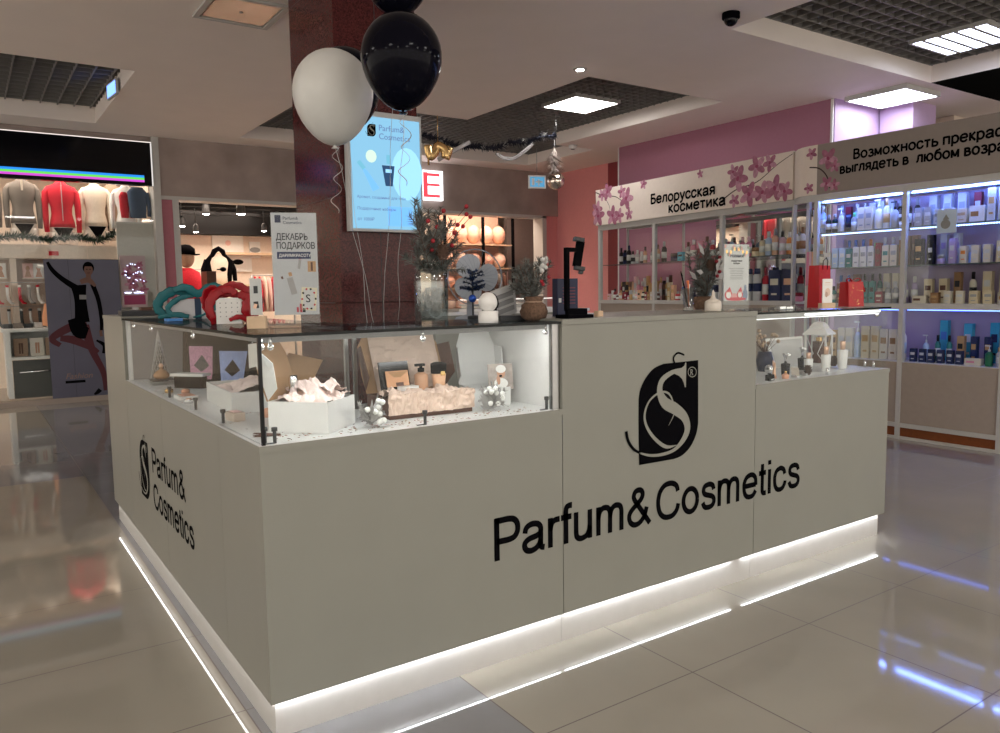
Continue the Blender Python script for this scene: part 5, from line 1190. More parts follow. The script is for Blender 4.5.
rowr(C_, -.2, 1.0455, .08, [('wide carton','ivory','brown',.10,.05),('carton','bronze','gold',.055,.07),('carton','ivory','silver',.05,.08,2),('carton','cream','grey',.06,.08,2),('wide carton','ivory','gold',.08,.07,2),('carton','pale pink','gold',.05,.07),('carton','ivory','silver',.055,.08,5)], 'front row, third shelf, '+R2, 'front row, third shelf, right lit bay')
rowr(C_, -.2, 1.0455, .24, [('carton','cream','brown',.06,.16,2),('carton','bronze','black',.05,.2),('bottle','ivory','black',.05,.2),('carton','cream','silver',.06,.2,3),('carton','black','gold',.06,.21),('carton','ivory','silver',.055,.2,5)], 'back row, third shelf, '+R2, 'back row, third shelf, right lit bay')
rowr(C_, -.2, .5985, .09, [('carton','navy','silver',.045,.1,6),('wide carton','ivory','pink',.11,.05),('pump bottle','green','white',.05,.15),('bottle','silver','gold',.045,.14),('carton','cream','gold',.05,.14),('bottle','green','black',.05,.16),('bottle','pale blue','silver',.05,.16,3),('carton','navy','gold',.05,.15,5)], 'front row, low shelf, '+R2, 'front row, low shelf, right lit bay')
rowr(C_, -.2, .5985, .24, [('pump bottle','pale blue','white',.045,.2),('bottle','teal','black',.04,.2,2),('carton','gold','black',.05,.2),('carton','navy','gold',.045,.2,2),('bottle','gold','brown',.045,.18),('carton','black','bronze',.05,.22),('bottle','pink','grey',.045,.2),('bottle','navy','blue',.05,.22),('carton','bronze','red',.05,.22),('pump bottle','white','silver',.05,.22,4)], 'middle row, low shelf, '+R2, 'middle row, low shelf, right lit bay')
rowr(C_-.05, -.2, .5985, .34, [('carton','turquoise','blue',.06,.31),('carton','turquoise','white',.06,.29),('carton','turquoise','navy',.06,.3,2),('carton','navy','turquoise',.09,.28,3)], 'back row, low shelf, '+R2, 'back row, low shelf, right lit bay')
# corner bay: hanging pink tubes and metallic stands
t = thing('pink_hair_strands', 'rack of pink and silver hanging sachets in the glass corner bay', 'rack', (XC+.06, 2.0, 0))
B().tube([(0,-.02,1.48),(0,.09,1.48)], .004, 6).make('rail', STEEL, t)
for k in range(5):
    y = -.015+k*.024; B().add([(0,y-.01,1.48),(0,y+.01,1.48),(-.004,y+.012,1.2-.01*(k % 3)),(-.004,y-.012,1.2)], [(0,1,2,3)]).add([(.004,y-.01,1.48),(.004,y+.01,1.48),(.004,y+.012,1.2-.01*(k % 3)),(.004,y-.012,1.2)], [(3,2,1,0)]).add([(0,y-.01,1.48),(.004,y-.01,1.48),(.004,y-.012,1.2),(-.004,y-.012,1.2)],[(0,1,2,3)]).make('sachet', [pm('pale pink'), pm('pink'), pm('peach')][k % 3], t)
rowr(2.07, 1.955, 1.6255, .12, [('carton','grey','silver',.045,.18),('bottle','pale blue','white',.05,.22)], 'top shelf, corner bay', 'goods in the corner bay')
rowr(2.07, 1.955, 1.0455, .12, [('carton','white','pink',.05,.12),('bottle','pink','white',.05,.11)], 'low shelf, glass corner bay', 'goods in the corner bay, low')
tag(B().box(-.004,-.002,-.07,.07,-.085,.085).make('taped_notice', mat('notice_print', (.5,.6,.75), .4), loc=(XC-.003,.91,1.64)), 'pale blue square notice with a round seal taped to cabinet glass', 'notice')
o = [x for x in COL.objects if x.name == 'taped_notice'][0]
b = B(); b.prism([(-.0046, .006+.034*math.cos(k*PI/8), -.02+.034*math.sin(k*PI/8)) for k in range(16)], (-.0006,0,0)); b.prism([(-.0048,-.02,.012),(-.0048,.028,.012),(-.0048,.004,.05)], (-.0006,0,0)); b.make('round_seal', MGREY, o)
# ================================================================== SHOPS ACROSS THE WALKWAY
FY = 8.09
# --- left hosiery shop
struct('wall_shop_back', B().box(-6, 1.35, 10.2, 10.3, 0, 3.0).box(1.34, 1.40, FY+.26, 10.3, 0, 3.0), SHOPW)
struct('ceiling_shop', B().box(-6, 1.4, FY+.25, 10.3, 2.98, 3.02), SHOPW)
t = thing('led_sign_board', 'long black display board with a rainbow stripe over the shop window', 'sign', (0,FY-.02,0))
B().box(-6, 1.335, -.06, .02, 2.47, 2.975).make('board', BLACKG, t)
for i, (c, nm) in enumerate((((.02,.3,1),'blue'),((.15,.8,.1),'green'),((.7,.08,.7),'magenta'))):
    z = 2.575-.026*i; B().box(-6, 1.24, -.062, -.0605, z-.013, z+.0125).make('light_stripe', emi('stripe_'+nm, c, .75), t)
B().box(-6, 1.335, -.07, -.061, 2.967, 2.975).make('edge_light', emi('edge_white', (1,.9,.82), .8), t)
B().box(1.322, 1.335, -.07, -.061, 2.47, 2.962).make('edge_light', emi('edge_soft', (1,.95,.9), .6), t)
for i, (ch, c) in enumerate(zip('ПОДАРКИ', ((.05,.15,.9),(.05,.3,.9),(.7,.05,.1),(.05,.4,.9),(.9,.1,.05),(.6,.8,.05),(.3,.2,.8)))):
    text('letter', ch, .34, frameM((-3.0+i*.29, -.0615, 2.68), (1,0,0), (0,0,1)), emi('letter_light_%d' % i, c, 1.5), t, bold=.01)
t = thing('shop_window', 'tall glass shop window of the hosiery shop with slim joints', 'window', (0,FY,0))
for x0, x1 in ((-2.6,-.96),(-.95,.6),(.61,1.33)): B().box(x0, x1, .0, .008, .06, 2.46).make('pane', GLASS, t)
B().box(-6, 1.335, -.12, .04, 0, .058).make('sill', BEIGE, t)
t = thing('window_partition', 'grey beige panel inside the right end of the hosiery window', 'panel', (0,FY+.06,0)); B().box(.93,1.33,0,.03,.06,2.04).make('board', GPANEL, t); B().box(.925,1.335,-.004,.034,2.0401,2.055).make('rim', FRAME, t)
# torsos in jumpers
def torso(x, y, z, label, fabric, pants, s=1.0, rz=0, briefs=BLACK):
    t = thing('torso_mannequin', label, 'mannequin', (x,y,z), rz, 'dressed torso mannequins on the shop shelf')
    b = B(); prof = [(.165,.0,.10),(.175,.06,.11),(.16,.14,.10),(.13,.26,.085),(.135,.34,.09),(.17,.45,.10),(.185,.54,.095),(.17,.6,.075),(.08,.635,.055),(.055,.67,.05)]
    n = 20
    def loft(b, rows, mi=0):
        vs = [(rx*.86*math.cos(2*PI*k/n)*s, ry*math.sin(2*PI*k/n)*s, z*s) for rx, z, ry in rows for k in range(n)]
        b.add(vs, [(j*n+k, j*n+(k+1) % n, (j+1)*n+(k+1) % n, (j+1)*n+k) for j in range(len(rows)-1) for k in range(n)]+[tuple(range(n))[::-1], tuple(range((len(rows)-1)*n, len(rows)*n))], mi, True)
    loft(b, [(.10,-.12,.075),(.15,-.02,.095),(.17,.05,.105),(.15,.14,.095)])
    for sx in (-1,1): b.tube([(sx*.085*s,0,.02),(sx*.09*s,0,-.08*s),(sx*.085*s,.0,-.13*s)], [.08*s,.078*s,.07*s], 12)
    b.sphere((0,0,.68*s), .045*s, 0, 8, (1,1,.8)); b.make('body', SKIN, t)
    b = B(); b.prism([(-.11*s,-.105*s,.08*s),(.11*s,-.105*s,.08*s),(.012*s,-.11*s,-.09*s),(-.012*s,-.11*s,-.09*s)], (0,.06,0)); b.make('briefs', briefs, t)
    b = B(); loft(b, [(.172,.09,.112),(.165,.15,.106),(.137,.26,.092),(.142,.34,.098),(.178,.45,.108),(.195,.54,.1),(.18,.605,.08),(.085,.64,.06),(.065,.665,.055)])
    for sx in (-1,1): b.tube([(sx*.12*s,0,.585*s),(sx*.165*s,0,.52*s),(sx*.185*s,-.01,.36*s),(sx*.185*s,-.03,.2*s),(sx*.18*s,-.05,.03*s)], [.045*s,.048*s,.04*s,.035*s,.03*s], 10)
    b.make('jumper', fabric, t)
    return t
zt_ = 2.0
tt = torso(.045, 8.75, 1.97, 'torso mannequin in a grey-brown buttoned jumper', GREYF, None, .88)
B().cbox((0,-.095,.52), (.022,.01,.14)).make('placket', CREAMF, tt)
tt = torso(.44, 8.75, 1.93, 'torso mannequin in a bright red zipped jumper', REDF, None, .93); B().cbox((0,-.1,.38), (.008,.01,.45)).make('zip', LGREY, tt)
torso(.81, 8.8, 1.97, 'torso mannequin in a cream jumper with red-trimmed briefs', CREAMF, None, .88)
torso(1.02, 8.95, 2.0, 'torso mannequin in a tan jumper partly hidden by the cream one', TANF, None, .88, -.5)
torso(1.10, 8.48, 1.98, 'torso mannequin in white top, close to the window post', WHITE, None, .8, -.3, JEANS)
torso(-.36, 8.75, 1.97, 'torso mannequin in a dark jumper cut by the left frame edge', GREYF, None, .9)
o = thing('red_sweater', 'red knitted sweater hanging beside the white-topped torso', 'sweater', (1.06,8.33,2.12)); b = B(); b.lathe([(.04,0),(.05,.1),(.055,.25),(.03,.3)], 12, sy=.6); b.make('body', REDF, o); B().tube([(.045,0,.27),(.075,0,.1),(.08,0,.0)], .02, 8).make('sleeve', REDF, o)
o = thing('denim_jacket', 'dark denim piece on the far right window torso', 'jacket', (1.2,8.28,2.12)); B().lathe([(.09,0),(.1,.15),(.11,.3),(.06,.36)], 14, sy=.5).make('body', JEANS, o); B().tube([(.1,0,.3),(.13,0,.15),(.125,0,.02)], .028, 8).make('sleeve', JEANS, o)
# main display shelf with garland
t = thing('display_shelf', 'cream wooden shelf unit behind the hosiery window', 'shelf unit', (0,8.62,0))
B().box(-2.5, 1.2, -.05, .5, 1.64, 1.80).make('top_shelf', SHOPW, t)
for x in (-.95, -.1, .28+.5): B().box(x-.03, x+.03, 0, .45, .85, 1.64).make('upright', SHOPW, t)
B().box(-2.5, .95, .4, .45, .85, 1.64).make('back_board', mat('back_tan', (.55,.42,.34), .6), t)
B().box(.93, 1.2, -.1, .45, 1.0, 1.635).make('side_unit', SHOPW, t)
b = B()
for k in range(5): b.box(.94+k*.05, .985+k*.05, -.104, -.1005, 1.35, 1.6)
b.make('book_spines', mat('spine_tan', (.6,.4,.3), .6), t)
t = thing('pine_garland', 'green pine garland with frosted tips along the shelf edge', 'garland', (0,8.46,1.80+.05)); b = B(); x = -1.3
pts = [V((-1.3+k*.08, .0+.01*math.sin(k), .02+.02*math.sin(k*.9)+(max(0, k-26)*.03))) for k in range(32)]
b.tube(pts, .012, 6)
for i in range(31): needles(b, pts[i], pts[i+1], 60, .085, .006, spread=1.8)
b.make('needles', PINE2, t); b = B()
for i in range(31): needles(b, pts[i], pts[i+1], 14, .08, .005, spread=1.8)
b.make('frosted_tips', FROST, t)
tag(B().box(-.05,.05,-.005,.005,-.025,.025).make('shelf_tag', RED, loc=(.31,8.56,1.70)), 'little red tag on the front edge of the cream shelf', 'tag')
# hosiery packs above and hanging socks
pk = sorted([(-.22,WHITE),(.05,LPINK),(.16,WHITE),(.42,SKIN2),(.55,LPINK),(.67,IVORY),(.87,LPINK),(-.36,BROWN)], key=lambda q: q[0])
for i, (x, mm) in enumerate(pk):
    t = thing('hosiery_pack', 'hosiery pack with a portrait print, %s from left under the cream shelf' % ORD[i if i < 7 else 7], 'package', (x,8.78,1.42), 0, 'hosiery packs under the cream shelf')
    B().bbox(-.055,.055,-.01,.01,0,.17).make('pack', mm, t); b = B(); b.prism([(.022*math.cos(k*PI/6), -.0112, .11+.03*math.sin(k*PI/6)) for k in range(12)], (0,.001,0)).prism([(-.035,-.0112,.01),(.035,-.0112,.01),(.015,-.0112,.085),(-.015,-.0112,.085)], (0,.001,0)); b.make('portrait_print', SKIN2 if mm is not SKIN2 else BROWN, t)
    B().box(-2.5 if i == 0 else -.06, .06, -.02, .03, -.012, -.0005).make('ledge', SHOPW, t) if i else None
def sock(label, x, y, z, mm, trim):
    t = thing('hanging_sock', label, 'sock', (x,y,z), random.uniform(-.2,.2), 'socks hanging in the window')
    b = B(); b.tube([(0,0,0),(0,0,-.1),(.005,0,-.16),(.03,0,-.2),(.06,0,-.205)], [.032,.03,.032,.03,.018], 10, 0, .5); b.make('sock', mm, t)
    B().tube([(0,0,.003),(0,0,-.022)], .0345, 10, 0, .5).make('cuff', trim, t); B().tube([(0,0,.0),(0,0,.03)], .002, 4).make('hook', STEEL, t)
sk = [(-.28,REDF,WHITE,'red'),(-.18,WHITE,REDF,'white'),(-.06,REDF,WHITE,'red'),(.03,GREYF,WHITE,'grey'),(.12,WHITE,REDF,'white')]
for j, z in enumerate((1.33, 1.06)):
    for i, (x, m1, m2, cn) in enumerate(sk):
        if j: m1, m2 = (DGREY, LGREY) if i % 2 == 0 else (LGREY, DGREY); cn = 'black' if i % 2 == 0 else 'grey'
        sock('%s hanging sock, %s from left in the %s row' % (cn, ORD[i], 'upper' if j == 0 else 'lower'), x, 8.5, z, m1, m2)
t = thing('sock_rail', 'slim steel rails carrying the hanging socks', 'rail', (0,8.5,0)); B().tube([(-.4,0,1.362),(.2,0,1.362)], .004, 6).make('rail', STEEL, t); B().tube([(-.4,0,1.092),(.2,0,1.092)], .004, 6).make('rail', STEEL, t)
# leg mannequin with tights
t = thing('leg_mannequin', 'peach hosiery leg form beside the hanging socks', 'mannequin', (.21,8.35,.86))
b = B(); b.tube(cr([(-.02,0,0),(-.0,0,.12),(.02,0,.25)], 4), [.06,.065,.07,.072,.074,.072,.07,.07,.066], 12); b.make('leg', mat('tights_orange', (.72,.32,.17), .5), t)
B().tube(cr([(.03,-.02,.25),(.045,-.02,.4),(.04,-.02,.55),(-.02,-.02,.66),(-.09,-.02,.68)], 5), [.03]*21, 10, 0, .7).make('white_support', WHITE, t)
# counter with packs and drawers
t = thing('drawer_unit', 'white shop unit with a dark grey drawer front', 'cabinet', (0,8.18,0))
B().box(-.28, .62, .0, .5, .81, .845).box(-.25, -.2, .01, .48, .07, .81).box(-.2, .6, .01, .48, .50, .53).box(-.2,.6,.45,.48,.53,.81).box(.57,.6,.01,.45,.07,.81).make('carcass', WHITE, t)
o = B().box(-.195, .565, .0, .02, .07, .495).make('drawer', mat('drawer_grey', (.1,.1,.095), .4), t); B().tube([(-.13,-.02,.36),(.3,-.02,.37)], .008, 8).tube([(-.13,-.02,.36),(-.13,.0,.36)], .006, 6).make('handle', CHROME, o)
for i, (x, mm) in enumerate(((-.1,TANF),(.06,IVORY),(.21,TANF))):
    t = thing('tights_pack', ['brown tights pack on the left under the worktop','cream tights pack in the middle under the worktop','brown tights pack beside the poster edge'][i], 'package', (x,8.3,.532), 0)
    B().bbox(-.07,.07,-.01,.01,0,.2).make('pack', mm, t); b = B(); b.prism([(-.02,-.0115,.03),(-.005,-.0115,.03),(-.0,-.0115,.15),(-.02,-.0115,.15)], (0,.001,0)).prism([(.005,-.0115,.03),(.02,-.0115,.03),(.022,-.0115,.15),(.002,-.0115,.15)], (0,.001,0)); b.make('legs_print', SKIN2 if mm is IVORY else BROWN, t)
t = thing('sock_pile', 'row of folded dark goods on the worktop below the socks', 'clothing', (-.05,8.45,.8455))
for k in range(4): B().bbox(-.2+k*.1,-.11+k*.1,-.05,.05,0,.05+.01*(k % 2),.01).make('folded_piece', [DGREY,GREYF,DGREY,LGREY][k], t)
# poster with woman in dark dress
PX0, PX1, PY = .155, .905, FY-.075
t = thing('fashion_poster', 'large blue-grey poster of a woman in dark dress and red tights', 'poster', (PX0,PY-.03,.0585))
w_, h_ = PX1-PX0, 1.55
o = B().box(0, w_, 0, .02, 0, h_).make('poster_board', mat('poster_blue_grey', (.12,.12,.165), .35, noise=.12, nscale=1.5), t)
def pp(u, v): p = aty(u, v, PY); return (p.x-PX0, p.z-.06)
def limb(b, pix, ws, mi, k):
    q = cr([pp(*p)+(w,) for p, w in zip(pix, ws)], 5); b.ribbon([(r[0], r[1]) for r in q], [r[2] for r in q], V((0,0,0)), V((1,0,0)), V((0,0,1)), mi, .001+.0004*k)
b = B()
limb(b, [(86,322),(70,327),(52,338),(60,345)], [.07,.09,.07,.05], 0, 1); limb(b, [(60,338),(74,340),(92,348),(98,352)], [.06,.09,.06,.04], 0, 2)
limb(b, [(84,325),(92,350),(103,372),(105,390)], [.1,.075,.06,.035], 0, 3)
limb(b, [(100,389),(97,392),(94,394)], [.05,.04,.02], 1, 4); limb(b, [(96,340),(104,345),(103,353)], [.02,.045,.03], 1, 5)
limb(b, [(74,318),(80,330),(87,333)], [.14,.18,.12], 1, 6); limb(b, [(78,285),(80,300),(82,322)], [.16,.12,.15], 1, 7)
limb(b, [(92,284),(98,300),(101,318),(101,330)], [.05,.045,.04,.03], 1, 8); limb(b, [(76,288),(62,279),(52,270),(47,262)], [.07,.055,.045,.03], 1, 9)
limb(b, [(80,282),(88,280),(95,286)], [.05,.06,.03], 2, 10); limb(b, [(88,281),(88,273)], [.05,.05], 2, 11)
limb(b, [(100,330),(101,336)], [.03,.03], 2, 13); limb(b, [(79,297),(86,297)], [.05,.05], 3, 14)
cx_, cz_ = pp(88, 269)
for rx, rz2, dz, mi2, k2 in ((.058,.068,.014,1,12),(.045,.062,-.012,2,13)): b.prism([(cx_+rx*math.cos(j*PI/8), -.001-.0004*k2, cz_+dz+rz2*math.sin(j*PI/8)) for j in range(16)], (0,.0003,0), mi2)
b.prism([(cx_-.046,-.0066,cz_+.03),(cx_+.046,-.0066,cz_+.03),(cx_+.03,-.0066,cz_+.075),(cx_-.03,-.0066,cz_+.075)], (0,.0003,0), 1)
for dx2 in (-.017,.017): b.box(cx_+dx2-.009,cx_+dx2+.009,-.0068,-.0063,cz_-.006,cz_+.001,1)
b.box(cx_-.013,cx_+.013,-.0068,-.0063,cz_-.048,cz_-.04,0)
b.make('figure_print', [mat('tights_red_brown', (.085,.018,.025), .5), BLACK, mat('poster_skin', (.16,.085,.065), .5), MGREY], o)
p = pp(65, 378); text('poster_mark', 'Fashion', .09, frameM((p[0], -.001, p[1]-.01), (1,0,0), (0,0,1)), mat('mark_copper', (.28,.18,.14), .4), o, shear=.3)
B().box(p[0], p[0]+.2, -.0016, -.0002, p[1]-.06, p[1]-.03).make('mark_bar', BLACK, o)
B().box(.235,.238,-.0014,-.0002,0,h_).make('board_joint', DGREY, o)
# floral glowing panel
t = thing('floral_light_panel', 'flower-printed panel with small lights behind the fashion poster', 'panel', (.93,FY-.06,1.06)); w2 = .27; B().box(.1,.16,.005,.025,-1.0015,-.0005).make('stand_post', STEEL, t)
o = B().box(0, w2, 0, .03, 0, .60).make('board', mat('floral_base', (.45,.35,.36), .5), t)
b = B()
for k in range(16): orchid(b, random.uniform(.03,w2-.03), random.uniform(.2,.57), random.uniform(.03,.07), -.001, k)
b.box(.02,w2-.02,-.002,-.0002,.03,.14,2); b.make('flower_print', PET, o)
b = B()
for k in range(26): x, z = random.uniform(.03,w2-.02), random.uniform(.17,.5); b.box(x, x+.007, -.0075, -.006, z, z+.007)
b.box(.03,.1,-.0075,-.006,.165,.172).box(.13,.23,-.0075,-.006,.165,.172); b.make('lights', emi('tiny_blue', (.55,.65,1), 5), o)

# --- middle dark-ceiling shop
struct('wall_mid_shop', B().box(1.45, 3.4, 12.6, 12.7, 0, 3).box(1.42, 1.48, FY+.26, 12.6, 0, 3).box(5.2,5.3,FY+.21,12.6,0,3).box(3.4,5.2,12.6,12.7,0,3), SHOPW)
struct('ceiling_mid_shop', B().box(1.4, 5.3, FY+.26, 12.7, 2.9, 3.0), SHOPD)
b = B()
for k in range(6): b.box(1.5, 5.2, 8.9+.6*k, 8.96+.6*k, 2.55, 2.6); 
for k in range(5): b.box(1.7+.7*k, 1.76+.7*k, 8.4, 12.5, 2.62, 2.68)
b.box(1.5,1.62,8.4,12.5,2.3,2.38).box(1.5,5.2,12.3,12.58,2.25,2.9)
struct('trim_7', b, SHOPD)
def spotlight(x, y, z, s, lab, on=True):
    t = thing('track_spotlight', lab, 'spotlight', (x,y,z)); B().lathe([(.05*s,0),(.055*s,.02),(.05*s,.12*s),(.02*s,.16*s)], 12).tube([(0,0,.14*s),(0,0,2.55-z if z < 2.5 else .1)], .008, 6).make('housing', DGREY, t)
    if on: B().lathe([(.04*s,-.006),(.045*s,-.001)], 12).make('lens', E_SPOT, t)
for (u, v, y, s, lab) in ((241,214,10.5,1.3,'brightest track spotlight in the dark-ceilinged shop'),(206,214,9.6,1,'track spotlight at the left, lighting the shop ceiling'),(182,226,10.2,.9,'low spotlight at the far left of the opening'),(196,232,11,.8,'small spotlight above the hooded vest'),(264,231,11,.8,'spotlight near the poster stand edge')):
    p = aty(u, v, y); spotlight(p.x, y, p.z, s, lab)
t = thing('shop_table', 'dark steel table with wooden top in the middle shop', 'table', (2.75,10.6,0)); B().box(-.45,.45,-.3,.3,1.30,1.34).make('tabletop', WOOD, t)
for sx in (-1,1):
    for s2_ in (-1,1): B().box(sx*.42-.02,sx*.42+.02,s2_*.27-.02,s2_*.27+.02,0,1.3).make('leg', DGREY, t)
B().box(-.42,.42,-.27,.27,1.2,1.23).make('lower_rail', DGREY, t)
b = B().box(-.4,.4,-.25,.25,.0+.6,.63).make('low_shelf', DGREY, t)
t = thing('hooded_mannequin', 'torso in a black hooded vest over a white printed shirt', 'mannequin', (2.72,10.6,1.341)); t.scale = (.8,)*3
def loft2(b, rows, n=18, mi=0): b.add([(rx*math.cos(2*PI*k/n), ry*math.sin(2*PI*k/n), z) for rx, z, ry in rows for k in range(n)], [(j*n+k, j*n+(k+1) % n, (j+1)*n+(k+1) % n, (j+1)*n+k) for j in range(len(rows)-1) for k in range(n)]+[tuple(range(n))[::-1], tuple(range((len(rows)-1)*n, len(rows)*n))], mi, True)
b = B(); loft2(b, [(.19,0,.11),(.17,.2,.1),(.21,.42,.11),(.2,.52,.09),(.07,.57,.06),(.06,.6,.05)]); o = b.make('shirt', CREAMF, t)
b = B(); b.prism([(.05+.06*math.cos(k*PI/8), -.118, .3+.045*math.sin(k*PI/8)) for k in range(16)], (0,.004,0)).cbox((.02,-.116,.3),(.18,.004,.02)); b.make('print', BLACK, o)
b = B()
for sx in (-1,1): b.tube([(sx*.17,-.03,.02),(sx*.19,-.03,.25),(sx*.21,-.02,.45),(sx*.1,0,.56)], [.05,.055,.06,.06], 10); b.tube([(sx*.22,0,.48),(sx*.29,0,.3),(sx*.3,-.02,.08)], [.05,.05,.04], 8)
b.tube([(-.12,0,.55),(-.08,-.03,.65),(0,-.04,.70),(.08,-.03,.65),(.12,0,.55)], [.04,.05,.05,.05,.04], 10); b.make('black_vest', BLACK, t)
t = thing('capped_mannequin', 'dark mannequin with black cap at the left edge of the opening', 'mannequin', (1.95,9.3,0))
b = B(); loft2(b, [(.17,0,.1),(.14,.9,.1),(.2,1.35,.12),(.17,1.5,.1),(.06,1.56,.06)]); b.make('body', REDF, t); B().sphere((0,0,1.7), .11, 0, 10, (1,1,1.25)).make('head', TANF, t); B().lathe([(.125,1.74),(.12,1.82),(.06,1.87),(.001,1.88)], 14).box(-.02,.16,-.1,.1,1.735,1.75).make('cap', BLACK, t)
tag(B().cbox((0,0,.75), (.12,.3,1.5)).make('display_screen', BROWN, loc=(2.12,8.85,0)), 'dark upright panel beside the capped mannequin', 'panel')
t = thing('clothes_rack', 'rack with red and pink clothes in the middle shop', 'rack', (2.35,11.2,0)); b = B().tube([(-.35,0,0),(-.35,0,1.6),(.35,0,1.6),(.35,0,0)], .02, 8); b.make('frame', STEEL, t)
for k in range(9): B().lathe([(.14,0),(.15,.3),(.12,.6),(.03,.68)], 10, (-.3+k*.075,0,.9), sx=.22).make('garment', [REDF,LPINK,CREAMF,REDF,BROWN][k % 5], t)
t = thing('clothes_rack', 'second rack with red clothes right of the steel table', 'rack', (3.7,11.0,0)); b = B().tube([(-.35,0,0),(-.35,0,1.5),(.35,0,1.5),(.35,0,0)], .02, 8); b.make('frame', STEEL, t)
for k in range(9): B().lathe([(.14,0),(.15,.3),(.12,.5),(.03,.58)], 10, (-.3+k*.075,0,.9), sx=.22).make('garment', [REDF,REDF,CREAMF,LPINK,REDF][k % 5], t)
for i, (u, v, w3, h3, lab) in enumerate(((228,243,.55,.38,'white framed picture with a small figure high on the shop wall'),(238,262,.5,.35,'white framed picture with a black lip print on the shop wall'),(255,250,.2,.3,'small grey framed picture left of the poster stand'))):
    p = aty(u, v, 12.55); t = thing('wall_picture', lab, 'picture', (p.x,12.58,p.z)); B().box(-w3/2,w3/2,-.03,0,-h3/2,h3/2).make('board', WHITE, t)
    b = B(); b.prism([(.1*math.cos(k*PI/6)*(1 if i else .5), -.032, .05*math.sin(k*PI/6)) for k in range(12)], (0,.001,0)); b.make('print', [LPINK,BLACK,MGREY][i], t)
tag(B().box(-.7,.9,-.1,.15,0,.04).make('wall_shelf', WOOD, loc=(3.9,12.4,1.9)), 'pale wooden wall shelf at the back of the middle shop', 'shelf')

# --- right cushion shop
struct('wall_right_shop', B().box(5.3, 9.3, 10.8, 10.9, 0, 3).box(5.3,9.3,FY+.26,10.9,2.85,2.9), SHOPW)
struct('wall_grey_shop', B().box(7.62, 9.2, 9.75, 9.85, 0, 2.84).box(9.2,9.3,FY+.26,10.8,0,2.84), mat('shop_grey_wall', (.2,.17,.16), .6))
t = thing('cushion_rack', 'tall black-posted rack stacked with peach pillows', 'shelf unit', (6.75,9.4,0))
for x in (-.75,-.0,.62): B().box(x-.02,x+.02,-.2,-.16,0,2.7).make('post', BLACK, t)
zs = [.35, .85, 1.24, 1.58, 1.98]
for z in zs: B().box(-.75,.62,-.18,.25,z-.02,z).make('rack_shelf', WOOD, t)
B().box(-.75,.62,.27,.3,0,2.7).make('back_board', mat('rack_back', (.75,.5,.38), .6), t)
n = 0
for j, z in enumerate(zs):
    for k in range(5):
        x = 6.13+k*.26; h3 = [.3,.27,.24,.27,.33][j]
        b = B(); b.sphere((0,0,h3*.5), .13, 0, 8, (.98,1.0,h3/.27)); o = b.make('pillow', [CUSH, mat('cushion_light', (.85,.6,.48), .8, noise=.1), CUSH][(j+k) % 3], loc=(x,9.38,z+.001))
        tag(o, 'plump %s pillow, %s from left on the %s rack shelf' % ('pale' if (j+k) % 3 == 1 else 'peach', ORD[k], ['bottom','second','third','fourth','top'][j]), 'pillow', 'pillows on the black-posted rack')
t = thing('window_counter', 'white low counter with blue edged top inside the right shop', 'counter', (6.5,8.55,0)); B().box(-.5,.6,-.2,.2,0,.95).make('body', WHITE, t); B().box(-.52,.62,-.22,.22,.9501,.98).make('top', LGREY, t)
t = thing('dark_clothes_rail', 'dark brown garments hanging below the pillows', 'clothes rail', (6.7,8.95,0)); B().tube([(-.2,0,0),(-.2,0,1.5),(.35,0,1.5),(.35,0,0)], .015, 8).make('frame', STEEL, t)
for k in range(5): B().lathe([(.1,0),(.12,.3),(.09,.45),(.03,.5)], 10, (-.1+k*.09,0,.98), sx=.3).make('garment', [BROWN,DGREY,BROWN,GREYF,BROWN][k], t)
t = thing('letter_sign', 'white lit sign with a red capital letter E beside the column', 'sign', (4.6,FY-.08,2.52)); B().box(-.35,.655,-.03,.03,-.02,.40).make('lightbox', emi('sign_white', (1,.97,.98), 1.6), t)
o = B().box(.33,.40,-.034,-.0305,.02,.37).box(.40,.60,-.034,-.0305,.32,.36).box(.40,.60,-.034,-.0305,.18,.215).box(.40,.60,-.034,-.0305,.02,.06).make('letter', emi('sign_red', (1,.05,.07), 1.2), t)

# ================================================================== THINGS ON THE CEILING
t = thing('tinsel_garland', 'thick dark tinsel garland with a silver ribbon hanging under the grille', 'garland', (0,0,0))
pts = [aty(u, v, 5.6-.004*(u-424)) for u, v in ((418,134),(432,137),(450,143),(466,147),(480,146),(496,148),(512,142),(526,143),(540,137),(556,136))]
pts = [V(p) for p in cr([tuple(p) for p in pts], 3)]
b = B(); b.tube(pts, .012, 6)
for i in range(len(pts)-1): needles(b, pts[i], pts[i+1], 34, .075, .006, spread=1.8)
b.make('tinsel', mat('tinsel_dark', (.02,.022,.04), .4, .2), t)
b = B()
for i in range(0, len(pts)-1, 4): needles(b, pts[i], pts[i+1], 26, .085, .006, spread=1.8)
b.make('frosted_tinsel', FROST, t)
q = [aty(u, v, 5.4) for u, v in ((438,160),(450,153),(462,146),(470,142))]; B().tube(q, .022, 8, 0, 1, .2).make('ribbon', mat('ribbon_silver', (.45,.42,.42), .3), t)
q = [aty(u, v, 5.35) for u, v in ((496,153),(504,158),(514,158),(526,150),(533,143))]; B().tube(cr([tuple(x) for x in q], 4), .022, 8, 0, 1, .2).make('ribbon', mat('ribbon_silver', (.45,.42,.42), .3), t)
B().tube([pts[0], (pts[0].x, pts[0].y, GZ)], .003, 5).tube([pts[-1], (pts[-1].x, pts[-1].y, CZ+.1)], .003, 5).make('hanging_wire', STEEL, t)
p = aty(438, 150, 5.4); t = thing('gold_bow', 'shiny gold foil bow at the left end of the tinsel garland', 'bow', p); t.scale = (1.4,)*3; b = B()
